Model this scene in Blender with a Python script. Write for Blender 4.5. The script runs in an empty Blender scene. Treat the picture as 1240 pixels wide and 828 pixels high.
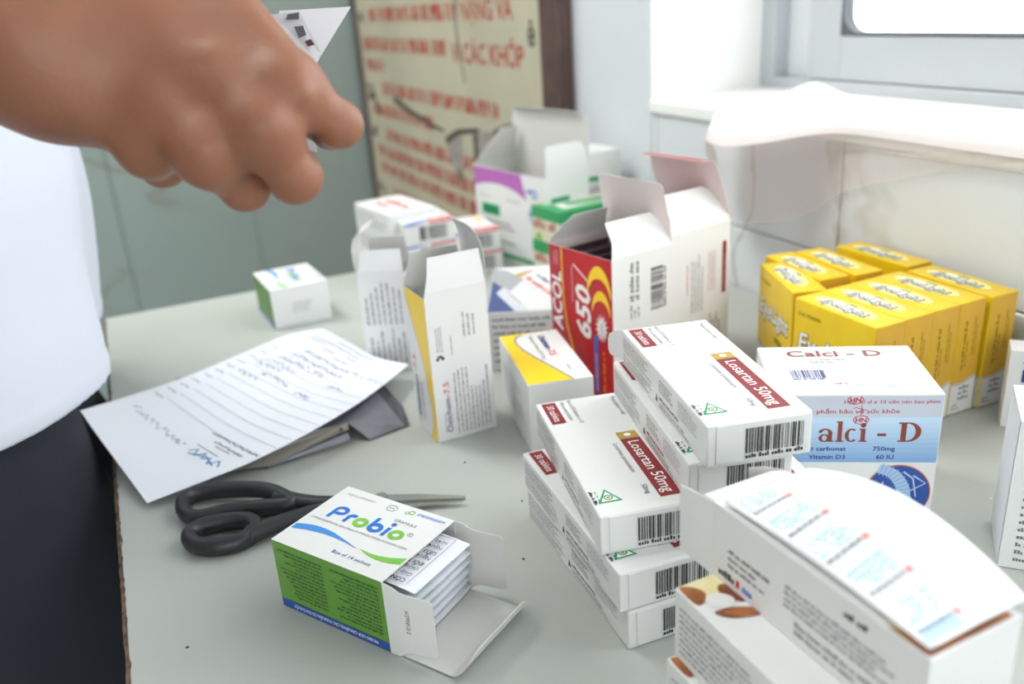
import bpy, bmesh, math, random
import numpy as np
from mathutils import Matrix, Vector

sc = bpy.context.scene
TT = 0.75                      # table top above the floor (m)
V = Vector

# ---------------------------------------------------------------- camera
cam = bpy.data.cameras.new('camera')
cam.sensor_width = 36.0
cam.lens = 1052.0 / 1240.0 * 36.0
cam.clip_start = 0.02
cam.dof.use_dof = True
cam.dof.focus_distance = 0.46
cam.dof.aperture_fstop = 5.6
cam_ob = bpy.data.objects.new('camera', cam)
sc.collection.objects.link(cam_ob)
yaw, pitch, roll = 0.40740697, 0.37724125, -0.07095194
fw = V((math.sin(yaw)*math.cos(pitch), math.cos(yaw)*math.cos(pitch), -math.sin(pitch)))
r0 = V((math.cos(yaw), -math.sin(yaw), 0)); u0 = r0.cross(fw)
rt = math.cos(roll)*r0 + math.sin(roll)*u0
up = -math.sin(roll)*r0 + math.cos(roll)*u0
cam_ob.matrix_world = Matrix(((rt.x, up.x, -fw.x, 0), (rt.y, up.y, -fw.y, 0), (rt.z, up.z, -fw.z, TT+0.30), (0, 0, 0, 1)))
sc.camera = cam_ob

# ---------------------------------------------------------------- world, lamps, exposure
w = bpy.data.worlds.new('overcast'); sc.world = w; w.use_nodes = True
w.node_tree.nodes['Background'].inputs[0].default_value = (0.93, 0.97, 1.0, 1)
w.node_tree.nodes['Background'].inputs[1].default_value = 3.8
sc.view_settings.view_transform = 'Standard'
sc.view_settings.look = 'None'
sc.view_settings.gamma = 1.0
sc.view_settings.use_curve_mapping = False
sc.view_settings.exposure = 0.06

def area(name, loc, rot, sx, sy, power, col=(1, 1, 1), portal=False):
    l = bpy.data.lights.new(name, 'AREA'); l.shape = 'RECTANGLE'; l.size = sx; l.size_y = sy
    l.energy = power; l.color = col
    if portal: l.cycles.is_portal = True
    o = bpy.data.objects.new(name, l); sc.collection.objects.link(o)
    o.location = loc; o.rotation_euler = rot
    return o
area('window_portal', (0.80, 0.135, TT+0.72), (0, math.pi/2, 0), 1.1, 1.5, 1, portal=True)
for xx, yy, pw in ((-0.45, 1.40, 30), (-1.2, 1.40, 20)):
    area('ceiling_fill_lamp', (xx, yy, 2.62), (0, 0, 0), 0.35, 1.2, pw, (1, 0.985, 0.955))  # unseen lamps added as fill, placed to balance the brightness

# ---------------------------------------------------------------- materials
MATS = {}
def lin(h):
    h = h.lstrip('#'); out = []
    for i in (0, 2, 4):
        c = int(h[i:i+2], 16)/255
        out.append(c/12.92 if c <= 0.04045 else ((c+0.055)/1.055)**2.4)
    return (*out, 1)
def mat(name, col, rough=0.45, metal=0.0, spec=0.5, var=None, bump=None, **kw):
    if name in MATS: return MATS[name]
    m = bpy.data.materials.new(name); m.use_nodes = True; MATS[name] = m
    nt = m.node_tree; b = nt.nodes['Principled BSDF']
    col = lin(col) if isinstance(col, str) else (*col, 1)
    b.inputs['Base Color'].default_value = col
    b.inputs['Roughness'].default_value = rough; b.inputs['Metallic'].default_value = metal
    b.inputs['Specular IOR Level'].default_value = spec
    for k, v in kw.items(): b.inputs[k].default_value = v
    if var or bump:
        tc = nt.nodes.new('ShaderNodeTexCoord')
    if var:
        n = nt.nodes.new('ShaderNodeTexNoise'); n.inputs['Scale'].default_value = var[0]; n.inputs['Detail'].default_value = 4
        mx = nt.nodes.new('ShaderNodeMix'); mx.data_type = 'RGBA'
        mx.inputs['A'].default_value = col; mx.inputs['B'].default_value = lin(var[1]) if isinstance(var[1], str) else (*var[1], 1)
        rp = nt.nodes.new('ShaderNodeMapRange'); rp.inputs[1].default_value = 0.4; rp.inputs[2].default_value = 0.7
        nt.links.new(tc.outputs['Object'], n.inputs['Vector']); nt.links.new(n.outputs['Fac'], rp.inputs[0])
        nt.links.new(rp.outputs[0], mx.inputs['Factor']); nt.links.new(mx.outputs['Result'], b.inputs['Base Color'])
    if bump:
        n2 = nt.nodes.new('ShaderNodeTexNoise'); n2.inputs['Scale'].default_value = bump[0]; n2.inputs['Detail'].default_value = 5
        bp = nt.nodes.new('ShaderNodeBump'); bp.inputs['Strength'].default_value = bump[1]; bp.inputs['Distance'].default_value = bump[2]
        nt.links.new(tc.outputs['Object'], n2.inputs['Vector']); nt.links.new(n2.outputs['Fac'], bp.inputs['Height'])
        nt.links.new(bp.outputs[0], b.inputs['Normal'])
    return m
WHITE = mat('white_card', (0.785, 0.785, 0.775), 0.38, bump=(60, 0.05, 0.001))
INNER = mat('inner_card', (0.66, 0.65, 0.62), 0.7, bump=(300, 0.08, 0.0005))
PINKIN = mat('pinkish_inner_card', (0.74, 0.64, 0.62), 0.65)
YELLOW = mat('yellow_card', '#eecb1c', 0.33, var=(28, '#e6bb14'))
def ink(name, col, rough=0.4): return mat(name+'_ink', col, rough)
BLACK = ink('black', '#2a2a2c'); GREY = ink('grey', '#77787a'); LGREY = ink('light_grey', '#a9abae')
MAROON = ink('maroon', '#8c1f26'); GOLD = ink('gold', '#b99a3c'); WINK = ink('white', '#f4f4f2')
BLUE = ink('blue', '#1b74d0'); LGREEN = ink('leaf_green', '#7cc242'); NAVY = ink('navy', '#2b2f7e')
GREEN = ink('green', '#159a5e'); RED = ink('red', '#d8262b'); PURPLE = ink('purple', '#b86bb6')
BROWN = ink('brown', '#8a3b2a'); YINK = ink('yellow', '#fbd324'); ORANGE = ink('orange', '#e58a2a')
SKYB = ink('sky_blue', '#a5cbe4'); DGREEN = ink('dark_green', '#2f5d34')

# ---------------------------------------------------------------- object helpers
def link(o, parent=None):
    sc.collection.objects.link(o)
    if parent: o.parent = parent
    return o
def meshobj(name, verts, faces, mats, parent=None, fm=None, smooth=False):
    me = bpy.data.meshes.new(name); me.from_pydata([tuple(v) for v in verts], [], faces); me.update()
    for m in (mats if isinstance(mats, (list, tuple)) else [mats]): me.materials.append(m)
    if fm: me.polygons.foreach_set('material_index', fm)
    if smooth: me.polygons.foreach_set('use_smooth', [True]*len(me.polygons))
    return link(bpy.data.objects.new(name, me), parent)
def bmobj(name, bm, mats, parent=None, smooth=False):
    me = bpy.data.meshes.new(name); bm.to_mesh(me); bm.free()
    for m in (mats if isinstance(mats, (list, tuple)) else [mats]): me.materials.append(m)
    if smooth: me.polygons.foreach_set('use_smooth', [True]*len(me.polygons))
    return link(bpy.data.objects.new(name, me), parent)
def tag(o, label, cat, group=None):
    o['label'] = label; o['category'] = cat
    if group: o['group'] = group
    return o
def place(o, x, y, z, rz=0):
    o.location = (x, y, TT+z); o.rotation_euler = (0, 0, rz); return o
def boxbm(bm, x0, y0, z0, x1, y1, z1, mi=0):
    vs = [bm.verts.new((x, y, z)) for z in (z0, z1) for y in (y0, y1) for x in (x0, x1)]
    for f in ((0, 2, 3, 1), (4, 5, 7, 6), (0, 1, 5, 4), (2, 6, 7, 3), (0, 4, 6, 2), (1, 3, 7, 5)):
        fc = bm.faces.new([vs[i] for i in f]); fc.material_index = mi
    return vs
def solid(name, x0, y0, z0, x1, y1, z1, m, parent=None, bev=0.0, seg=2):
    bm = bmesh.new(); boxbm(bm, x0, y0, z0, x1, y1, z1)
    if bev: bmesh.ops.bevel(bm, geom=bm.edges[:], offset=bev, segments=seg, affect='EDGES', profile=0.5)
    return bmobj(name, bm, m, parent)
def tube(name, pts, rad, m, parent=None, closed=False, n=10, flat=1.0, upv=(0, 0, 1), caps=True):
    """tube along pts; rad number or list; flat squashes along upv"""
    pts = [V(p) for p in pts]; N = len(pts); upv = V(upv)
    rad = [rad]*N if not isinstance(rad, (list, tuple)) else rad
    vs = []; fs = []
    for i, p in enumerate(pts):
        a = pts[(i-1) % N] if (closed or i) else p; b = pts[(i+1) % N] if (closed or i < N-1) else p
        t = (b-a).normalized(); s = t.cross(upv).normalized(); q = s.cross(t).normalized()
        for k in range(n):
            an = 2*math.pi*k/n
            vs.append(p + s*math.cos(an)*rad[i] + q*math.sin(an)*rad[i]*flat)
    for i in range(N if closed else N-1):
        j = (i+1) % N
        for k in range(n):
            fs.append((i*n+k, i*n+(k+1) % n, j*n+(k+1) % n, j*n+k))
    if not closed and caps: fs += [tuple(range(n))[::-1], tuple((N-1)*n+k for k in range(n))]
    return meshobj(name, vs, fs, m, parent, smooth=True)
def spline(pts, k=6, closed=False):
    """Catmull-Rom through pts"""
    P = [V(p) for p in pts]; N = len(P); out = []
    for i in range(N if closed else N-1):
        g = (lambda j: P[j % N]) if closed else (lambda j: P[max(0, min(N-1, j))])
        a, b, c, d = g(i-1), g(i), g(i+1), g(i+2)
        for s in range(k):
            t = s/k
            out.append(0.5*((2*b)+(c-a)*t+(2*a-5*b+4*c-d)*t*t+(3*b-a-3*c+d)*t**3))
    if not closed: out.append(P[-1])
    return out
def dup(root, x, y, z, rz, label, group=None):
    r = root.copy(); link(r); place(r, x, y, z, rz); r['label'] = label
    if group: r['group'] = group
    for c in root.children:
        d = c.copy(); link(d); d.parent = r
        for e in c.children:
            g = e.copy(); link(g); g.parent = d
    return r

# ---------------------------------------------------------------- flat print
_G = {}
def glyph(s, bold, shear, ls):
    key = (s, bold, shear, ls)
    if key not in _G:
        cu = bpy.data.curves.new('t', 'FONT'); cu.body = s; cu.size = 1; cu.offset = bold; cu.shear = shear
        cu.resolution_u = 2; cu.space_character = ls
        ob = bpy.data.objects.new('t', cu); me = bpy.data.meshes.new_from_object(ob)
        v = np.array([q.co[:2] for q in me.vertices]) if len(me.vertices) else np.zeros((0, 2))
        f = [tuple(p.vertices) for p in me.polygons]
        bpy.data.objects.remove(ob); bpy.data.curves.remove(cu); bpy.data.meshes.remove(me)
        _G[key] = (v, f)
    return _G[key]
CAP = None
# print too small to pick apart stays one mesh per face and colour
STUFF = {'fine_print', 'barcode', 'bullet_number', 'lettering', 'tear', 'outlined_note', 'ink_stamp', 'round_picture', 'wordmark', 'logo', 'blue_panel'}
JOINED = STUFF
class Pr:
    k = 0
    """print on a flat face: origin o, axes u and v (local to the parent), printed just proud of it"""
    def __init__(s, bins, o, u, v, seed=1):
        s.b = bins; s.o = V(o); s.u = V(u); s.v = V(v); s.n = s.u.cross(s.v); s.r = random.Random(seed)
    def sub(s, a, b, ang):
        c, d = math.cos(ang), math.sin(ang)
        return Pr(s.b, s.o+s.u*a+s.v*b, s.u*c+s.v*d, s.v*c-s.u*d, s.r.random())
    def put(s, m, pts, faces, layer, part):
        key = part if part in JOINED else part+'|%d' % len(s.b)
        B = s.b.setdefault((key, m.name), ([], []))
        k = len(B[0]); Pr.k = (Pr.k+1) % 20; off = s.n*(0.00012+0.00006*layer+0.0000025*Pr.k)
        B[0].extend(s.o+s.u*float(p[0])+s.v*float(p[1])+off for p in pts)
        B[1].extend(tuple(i+k for i in f) for f in faces)
    def poly(s, m, pts, layer=1, part='printed_band'):
        s.put(m, pts, [tuple(range(len(pts)))], layer, part)
    def blob(s, m, pts, layer=1, part='picture'):
        q = [tuple(v[:2]) for v in spline([(*p, 0) for p in pts], 5, True)]
        c = (sum(p[0] for p in q)/len(q), sum(p[1] for p in q)/len(q)); n = len(q)
        s.put(m, q+[c], [(i, (i+1) % n, n) for i in range(n)], layer, part)
    def rect(s, m, a0, b0, a1, b1, layer=1, part='printed_band'):
        s.poly(m, [(a0, b0), (a1, b0), (a1, b1), (a0, b1)], layer, part)
    def ell(s, m, a, b, ra, rb, layer=1, part='logo', n=28):
        s.poly(m, [(a+ra*math.cos(2*math.pi*i/n), b+rb*math.sin(2*math.pi*i/n)) for i in range(n)], layer, part)
    def ring(s, m, a, b, ra, rb, t, layer=1, part='logo', n=32, a0=0, a1=2*math.pi):
        N = n+1; P = []
        for i in range(N):
            an = a0+(a1-a0)*i/n
            P.append((a+ra*math.cos(an), b+rb*math.sin(an)))
            P.append((a+(ra-t)*math.cos(an), b+(rb-t)*math.sin(an)))
        s.put(m, P, [(2*i, 2*i+2, 2*i+3, 2*i+1) for i in range(n)], layer, part)
    def stroke(s, m, pts, t0, t1=None, layer=1, part='logo'):
        """ribbon of width t0 -> t1 along pts"""
        t1 = t0 if t1 is None else t1; P = []; N = len(pts)
        for i in range(N):
            a = pts[max(0, i-1)]; b = pts[min(N-1, i+1)]
            dx, dy = b[0]-a[0], b[1]-a[1]; l = math.hypot(dx, dy) or 1
            h = (t0+(t1-t0)*i/(N-1))/2
            P += [(pts[i][0]-dy/l*h, pts[i][1]+dx/l*h), (pts[i][0]+dy/l*h, pts[i][1]-dx/l*h)]
        s.put(m, P, [(2*i, 2*i+1, 2*i+3, 2*i+2) for i in range(N-1)], layer, part)
    def text(s, m, t, a, b, h, w=None, bold=0.0, shear=0.0, layer=2, part='lettering', ls=1.0, grow=0):
        global CAP
        if CAP is None: CAP = float(glyph('H', 0, 0, 1.0)[0][:, 1].max())
        v, f = glyph(t, bold, shear, ls)
        if not len(v): return
        k = h/CAP; x0, x1 = v[:, 0].min(), v[:, 0].max()
        kx = k if w is None else w/(x1-x0)
        s.put(m, [(a+(p[0]-x0)*kx, b+p[1]*k) for p in v], f, layer, part)
        return (x1-x0)*kx
    def micro(s, m, a0, b0, a1, b1, lines, layer=2, part='fine_print', fill=0.55, rag=0.4, cpl=None):
        """rows of print too small to read"""
        r = s.r; pitch = (b1-b0)/lines; h = pitch*fill
        P = []; F = []
        for i in range(lines):
            y = b1-pitch*(i+1)+pitch*(1-fill)/2; x = a0; end = a1-(a1-a0)*rag*r.random()
            while x < end:
                for _ in range(r.randint(2, 6)):
                    wd = h*r.uniform(0.3, 0.6); hh = h*r.choice((0.65, 0.65, 0.75, 1.0)); k = len(P)
                    if x+wd > a1: break
                    P += [(x, y), (x+wd, y), (x+wd, y+hh), (x, y+hh)]; F.append((k, k+1, k+2, k+3)); x += wd+h*0.17
                x += h*0.5
        if F: s.put(m, P, F, layer, part)
    def bars(s, m, a0, b0, a1, b1, layer=2, digits=True):
        r = s.r; P = []; F = []; x = a0; un = (a1-a0)/95
        lo = b0+(b1-b0)*(0.16 if digits else 0)
        while x < a1-un:
            wd = un*r.choice((1, 1, 2, 3)); k = len(P)
            P += [(x, lo), (min(a1, x+wd), lo), (min(a1, x+wd), b1), (x, b1)]; F.append((k, k+1, k+2, k+3))
            x += wd+un*r.choice((1, 1, 2, 3))
        s.put(m, P, F, layer, 'barcode')
        if digits: s.micro(m, a0, b0-(b1-b0)*0.02, a1, b0+(b1-b0)*0.14, 1, layer, 'barcode', 0.9, 0)
def flush(bins, parent):
    for (part, mn), (vs, fs) in bins.items():
        o = meshobj(part.split('|')[0], vs, fs, MATS[mn], parent)
        if part in STUFF: o['kind'] = 'stuff'
    bins.clear()
def faces6(bins, L, W, H, seed=1):
    """reading frames of the faces of a carton"""
    X, Y, Z = V((1, 0, 0)), V((0, 1, 0)), V((0, 0, 1))
    return dict(top=Pr(bins, (0, 0, H), X, Y, seed), top_d=Pr(bins, (0, W, H), -Y, X, seed+1),
                front=Pr(bins, (0, 0, 0), X, Z, seed+2), front_up=Pr(bins, (L, 0, 0), Z, -X, seed+3),
                front_dn=Pr(bins, (0, 0, H), -Z, X, seed+7),
                left=Pr(bins, (0, W, 0), -Y, Z, seed+4), left_up=Pr(bins, (0, 0, 0), Z, Y, seed+5),
                right=Pr(bins, (L, 0, 0), Y, Z, seed+6))

# ---------------------------------------------------------------- cartons
T = 0.0005
def carton(name, L, W, H, m=WHITE, bev=0.0006):
    return solid(name, 0, 0, 0, L, W, H, m, None, bev)
def open_carton(name, L, W, H, side, m_out=WHITE, m_in=INNER, face_mats=None):
    """five card walls; side = 'z1' or 'x1' or 'x0' is open"""
    t = T
    O = [(x, y, z) for z in (0, H) for y in (0, W) for x in (0, L)]
    lo = [t, t, t]; hi = [L-t, W-t, H-t]
    ax = 'xyz'.index(side[0])
    if side[1] == '1': hi[ax] = (L, W, H)[ax]
    else: lo[ax] = 0
    I = [(x, y, z) for z in (lo[2], hi[2]) for y in (lo[1], hi[1]) for x in (lo[0], hi[0])]
    F = {'z0': (0, 2, 3, 1), 'z1': (4, 5, 7, 6), 'y0': (0, 1, 5, 4), 'y1': (2, 6, 7, 3), 'x0': (0, 4, 6, 2), 'x1': (1, 3, 7, 5)}
    fs = []; fm = []; mats = [m_out, m_in]
    for k, f in F.items():
        if k == side: continue
        mi = 0
        if face_mats and k in face_mats:
            if face_mats[k] not in mats: mats.append(face_mats[k])
            mi = mats.index(face_mats[k])
        fs.append(f); fm.append(mi)
        fs.append(tuple(i+8 for i in f[::-1])); fm.append(1)
    f = F[side]
    for i in range(4):
        a, b = f[i], f[(i+1) % 4]; fs.append((a, b, b+8, a+8)); fm.append(1)
    return meshobj(name, O+I, fs, mats, None, fm)
def flap(parent, name, p0, p1, d, out, st, mats=(WHITE, INNER), thick=0.00045):
    """hinged card flap. st: list of (length, angle from d towards out, inset at p0 end, inset at p1 end)"""
    p0, p1, d, out = V(p0), V(p1), V(d), V(out); h = (p1-p0).normalized()
    A, B, N = [p0], [p1], []
    c = V((0, 0, 0))
    dirs = []
    for (ln, an, i0, i1) in st:
        dr = d*math.cos(an)+out*math.sin(an); dirs.append(out*math.cos(an)-d*math.sin(an))
        c = c+dr*ln; A.append(p0+c+h*i0); B.append(p1+c-h*i1)
    nn = [dirs[0]]+[((dirs[i]+dirs[min(i+1, len(dirs)-1)])/2).normalized() for i in range(len(dirs))]
    vs = []
    for i in range(len(A)):
        o = nn[i]*thick*0.5; vs += [A[i]+o, B[i]+o, A[i]-o, B[i]-o]
    fs = []; fm = []
    for i in range(len(A)-1):
        a = 4*i; b = a+4
        for q, mi in (((a, a+1, b+1, b), 0), ((a+2, b+2, b+3, a+3), 1), ((a, b, b+2, a+2), 1), ((a+1, a+3, b+3, b+1), 1)):
            fs.append(q); fm.append(mi)
    e = 4*(len(A)-1); fs += [(0, 2, 3, 1), (e, e+1, e+3, e+2)]; fm += [1, 1]
    o = meshobj(name, vs, fs, list(mats), parent, fm)
    return o
def st_round(length, a0, a1, taper=0.004, rnd=0.006, n=8, w=0.05):
    """stations of a flap bending from a0 to a1 with rounded outer corners"""
    out = []; s = 0
    for i in range(1, n+1):
        f = i/n; s = length*f
        ins = taper*min(1, f*3)
        rest = length-s
        if rest < rnd: ins += rnd-math.sqrt(max(0, rnd*rnd-(rnd-rest)**2))
        out.append((length/n, a0+(a1-a0)*f, ins, ins))
    return out

# ---------------------------------------------------------------- setting
def veined(name, base, vein, rough, scale=2.3):
    m = mat(name, base, rough)
    nt = m.node_tree; b = nt.nodes['Principled BSDF']; L = nt.links
    geo = nt.nodes.new('ShaderNodeNewGeometry')
    n1 = nt.nodes.new('ShaderNodeTexNoise'); n1.inputs['Scale'].default_value = scale; n1.inputs['Detail'].default_value = 5
    n1.inputs['Distortion'].default_value = 0.6
    s = nt.nodes.new('ShaderNodeMath'); s.operation = 'SUBTRACT'; s.inputs[1].default_value = 0.5
    a = nt.nodes.new('ShaderNodeMath'); a.operation = 'ABSOLUTE'
    rp = nt.nodes.new('ShaderNodeMapRange'); rp.inputs[1].default_value = 0.0; rp.inputs[2].default_value = 0.012
    rp.inputs[3].default_value = 0.75; rp.inputs[4].default_value = 0.0
    n2 = nt.nodes.new('ShaderNodeTexNoise'); n2.inputs['Scale'].default_value = 1.7
    r2 = nt.nodes.new('ShaderNodeMapRange'); r2.inputs[1].default_value = 0.5; r2.inputs[2].default_value = 0.62
    mu = nt.nodes.new('ShaderNodeMath'); mu.operation = 'MULTIPLY'
    mx = nt.nodes.new('ShaderNodeMix'); mx.data_type = 'RGBA'
    mx.inputs['A'].default_value = lin(base); mx.inputs['B'].default_value = lin(vein)
    L.new(geo.outputs['Position'], n1.inputs['Vector']); L.new(geo.outputs['Position'], n2.inputs['Vector'])
    L.new(n1.outputs['Fac'], s.inputs[0]); L.new(s.outputs[0], a.inputs[0]); L.new(a.outputs[0], rp.inputs[0])
    L.new(n2.outputs['Fac'], r2.inputs[0]); L.new(rp.outputs[0], mu.inputs[0]); L.new(r2.outputs[0], mu.inputs[1])
    L.new(mu.outputs[0], mx.inputs['Factor']); L.new(mx.outputs['Result'], b.inputs['Base Color'])
    return m
TILE_W = veined('pale_tile', '#d9dee1', '#aba489', 0.28)
TILE_F = veined('dimmed_grey_green_tile', '#96a6a2', '#86867a', 0.3, 1.6)  # far-wall tile toned darker, its weaker light put into the colour
GROUT = mat('grout', '#b4b6b3', 0.85); GROUT_F = mat('grey_grout', '#8b9a96', 0.85)
PLASTER = mat('white_plaster', '#f1f1ee', 0.8, bump=(40, 0.1, 0.002))
CEIL = mat('ceiling_paint', '#f2f2ee', 0.9)
FLOORM = mat('floor_tile', '#a8aaa8', 0.4, var=(3, '#9da09e'))
ALU = mat('aluminium', '#c4c9cc', 0.42, 0.25, bump=(90, 0.03, 0.001)); ALUD = mat('dark_gasket', '#5a5f63', 0.6)
def struct(o):
    o['kind'] = 'structure'; return o
WX, FY = 0.57, 2.07            # window wall plane, far wall plane
OY0, OY1, OZ0, OZ1 = -0.60, 0.869, TT+0.178, TT+1.26
LX, BY, HZ = -3.0, -3.0, 2.70
struct(solid('floor', LX-.1, BY-.1, -0.1, WX+.2, FY+.1, 0, FLOORM))
struct(solid('ceiling', LX-.1, BY-.1, HZ, WX+.2, FY+.1, HZ+0.1, CEIL))
def rects_minus(a0, b0, a1, b1, h):
    """rectangle minus hole h -> rectangles"""
    if h is None or a1 <= h[0] or a0 >= h[2] or b1 <= h[1] or b0 >= h[3]: return [(a0, b0, a1, b1)]
    out = []
    if b0 < h[1]: out.append((a0, b0, a1, h[1]))
    if b1 > h[3]: out.append((a0, h[3], a1, b1))
    c0, c1 = max(b0, h[1]), min(b1, h[3])
    if a0 < h[0]: out.append((a0, c0, h[0], c1))
    if a1 > h[2]: out.append((h[2], c0, a1, c1))
    return out
# window wall: backing slab with the opening, tiles proud of it by 3 mm
bm = bmesh.new()
for (a0, b0, a1, b1) in rects_minus(BY-.1, 0, FY+.1, HZ, (OY0, OZ0, OY1, OZ1)):
    boxbm(bm, WX+0.003, a0, b0, WX+0.20, a1, b1)
wall_right = struct(bmobj('wall_right', bm, GROUT))
bm = bmesh.new(); boxbm(bm, LX-.1, FY+0.003, 0, WX+0.003, FY+.12, HZ)
wall_far = struct(bmobj('wall_far', bm, GROUT_F))
def rects_minus(a0, b0, a1, b1, h):
    """rectangle minus hole h -> rectangles"""
    if h is None or a1 <= h[0] or a0 >= h[2] or b1 <= h[1] or b0 >= h[3]: return [(a0, b0, a1, b1)]
    out = []
    if b0 < h[1]: out.append((a0, b0, a1, h[1]))
    if b1 > h[3]: out.append((a0, h[3], a1, b1))
    c0, c1 = max(b0, h[1]), min(b1, h[3])
    if a0 < h[0]: out.append((a0, c0, h[0], c1))
    if a1 > h[2]: out.append((h[2], c0, a1, c1))
    return out
# window wall: backing slab with the opening, tiles proud of it by 3 mm
bm = bmesh.new()
for (a0, b0, a1, b1) in rects_minus(BY-.1, 0, FY+.1, HZ, (OY0, OZ0, OY1, OZ1)):
    boxbm(bm, WX+0.003, a0, b0, WX+0.20, a1, b1)
wall_right = struct(bmobj('wall_right', bm, GROUT))
bm = bmesh.new(); boxbm(bm, LX-.1, FY+0.003, 0, WX+0.003, FY+.12, HZ)
wall_far = struct(bmobj('wall_far', bm, GROUT_F))
struct(solid('wall_left', LX-.1, BY, 0, LX, FY, HZ, PLASTER))
# window wall: backing slab with the opening, tiles proud of it by 3 mm
bm = bmesh.new()
for (a0, b0, a1, b1) in rects_minus(BY-.1, 0, FY+.1, HZ, (OY0, OZ0, OY1, OZ1)):
    boxbm(bm, WX+0.003, a0, b0, WX+0.20, a1, b1)
wall_right = struct(bmobj('wall_right', bm, GROUT))
bm = bmesh.new(); boxbm(bm, LX-.1, FY+0.003, 0, WX+0.003, FY+.12, HZ)
wall_far = struct(bmobj('wall_far', bm, GROUT_F))
def rects_minus(a0, b0, a1, b1, h):
    """rectangle minus hole h -> rectangles"""
    if h is None or a1 <= h[0] or a0 >= h[2] or b1 <= h[1] or b0 >= h[3]: return [(a0, b0, a1, b1)]
    out = []
    if b0 < h[1]: out.append((a0, b0, a1, h[1]))
    if b1 > h[3]: out.append((a0, h[3], a1, b1))
    c0, c1 = max(b0, h[1]), min(b1, h[3])
    if a0 < h[0]: out.append((a0, c0, h[0], c1))
    if a1 > h[2]: out.append((h[2], c0, a1, c1))
    return out
# window wall: backing slab with the opening, tiles proud of it by 3 mm
bm = bmesh.new()
for (a0, b0, a1, b1) in rects_minus(BY-.1, 0, FY+.1, HZ, (OY0, OZ0, OY1, OZ1)):
    boxbm(bm, WX+0.003, a0, b0, WX+0.20, a1, b1)
wall_right = struct(bmobj('wall_right', bm, GROUT))
bm = bmesh.new(); boxbm(bm, LX-.1, FY+0.003, 0, WX+0.003, FY+.12, HZ)
wall_far = struct(bmobj('wall_far', bm, GROUT_F))
bm = bmesh.new()      # left wall with an opening added for side light, closed by the solid wall
for (a0, b0, a1, b1) in rects_minus(BY, 0, FY, HZ, (0.0, 0.0, 1.2, 2.1)):
    boxbm(bm, LX-.1, a0, b0, LX, a1, b1)
struct(bmobj('wall_left', bm, PLASTER))
# back wall with an added, unseen opening sized for fill light from behind
bm = bmesh.new()
for (a0, b0, a1, b1) in rects_minus(LX-.1, 0, WX, HZ, (-2.4, 0.3, 0.4, 2.4)):
    boxbm(bm, a0, BY-.1, b0, a1, BY, b1)
struct(bmobj('wall_back', bm, PLASTER))
def columns_minus(a0, b0, a1, b1, h):
    """as rects_minus, but what lies beside the hole keeps its full height"""
    if a1 <= h[0] or a0 >= h[2] or b1 <= h[1] or b0 >= h[3]: return [(a0, b0, a1, b1)]
    out = []
    if a0 < h[0]: out.append((a0, b0, h[0], b1))
    if a1 > h[2]: out.append((h[2], b0, a1, b1))
    c0, c1 = max(a0, h[0]), min(a1, h[2])
    if b0 < h[1]: out.append((c0, b0, c1, h[1]))
    if b1 > h[3]: out.append((c0, h[3], c1, b1))
    return out
TW, TH, GAP = 0.2855, 0.571, 0.0012
_tm = {}
def tile(parent, m, kind, a0, b0, a1, b1):
    w_, h_ = round(a1-a0-GAP, 4), round(b1-b0-GAP, 4)
    if w_ < 0.01 or h_ < 0.01: return
    k = (kind, w_, h_)
    if k not in _tm:
        bm = bmesh.new()
        if kind == 'x': boxbm(bm, 0, 0, 0, 0.004, w_, h_)
        else: boxbm(bm, 0, 0, 0, w_, 0.004, h_)
        ed = [e for e in bm.edges if all(abs((v.co.x if kind == 'x' else v.co.y)) < 1e-6 for v in e.verts)]
        bmesh.ops.bevel(bm, geom=ed, offset=0.0012, segments=1, affect='EDGES')
        me = bpy.data.meshes.new('tile'); bm.to_mesh(me); bm.free(); me.materials.append(m); _tm[k] = me
    o = link(bpy.data.objects.new('tile', _tm[k]), parent)
    o.location = (WX, a0+GAP/2, b0+GAP/2) if kind == 'x' else (a0+GAP/2, FY, b0+GAP/2)
zs = [TT+0.063+TH*k for k in range(-2, 4)]
def cuts(lo, hi, start, step):
    c = [lo]; x = start-step*math.ceil((start-lo)/step)
    while x < hi:
        if x > lo+1e-4: c.append(x)
        x += step
    return c+[hi]
zc = cuts(0, HZ, TT+0.063, TH)
for a, b in zip((q := cuts(-1.2, FY, 0.571, TW))[:-1], q[1:]):
    for c, d in zip(zc[:-1], zc[1:]):
        for r in columns_minus(a, c, b, d, (OY0, OZ0, OY1, OZ1)): tile(wall_right, TILE_W, 'x', *r)
for a, b in zip((q := cuts(-1.6, WX, WX-0.02, TW))[:-1], q[1:]):
    for c, d in zip(zc[:-1], zc[1:]): tile(wall_far, TILE_F, 'y', a, c, b, d)
# window: white reveal lining, sill, aluminium frame and sliding sashes
win = struct(link(bpy.data.objects.new('window_1', None))); win.location = (WX, OY1, OZ0)
def wpart(name, x0, y0, z0, x1, y1, z1, m, bev=0.0):
    o = solid(name, x0-WX, y0-OY1, z0-OZ0, x1-WX, y1-OY1, z1-OZ0, m, win, bev); return o
wpart('window_sill', WX-0.004, OY0, OZ0-0.012, 0.80, OY1, OZ0+0.002, PLASTER, 0.002)
wpart('reveal_lining', WX-0.001, OY1-0.004, OZ0+.002, 0.76, OY1, OZ1, PLASTER)
wpart('reveal_lining', WX-0.001, OY0, OZ0+.002, 0.76, OY0+.004, OZ1, PLASTER)
wpart('reveal_lining', WX-0.001, OY0+.004, OZ1-.004, 0.76, OY1-.004, OZ1, PLASTER)
fx0, fx1 = 0.722, 0.765
jy = OY1-0.004
wpart('frame_jamb', fx0, jy-0.022, OZ0+0.002, fx1, jy, OZ1-.004, ALU, 0.001)
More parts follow.
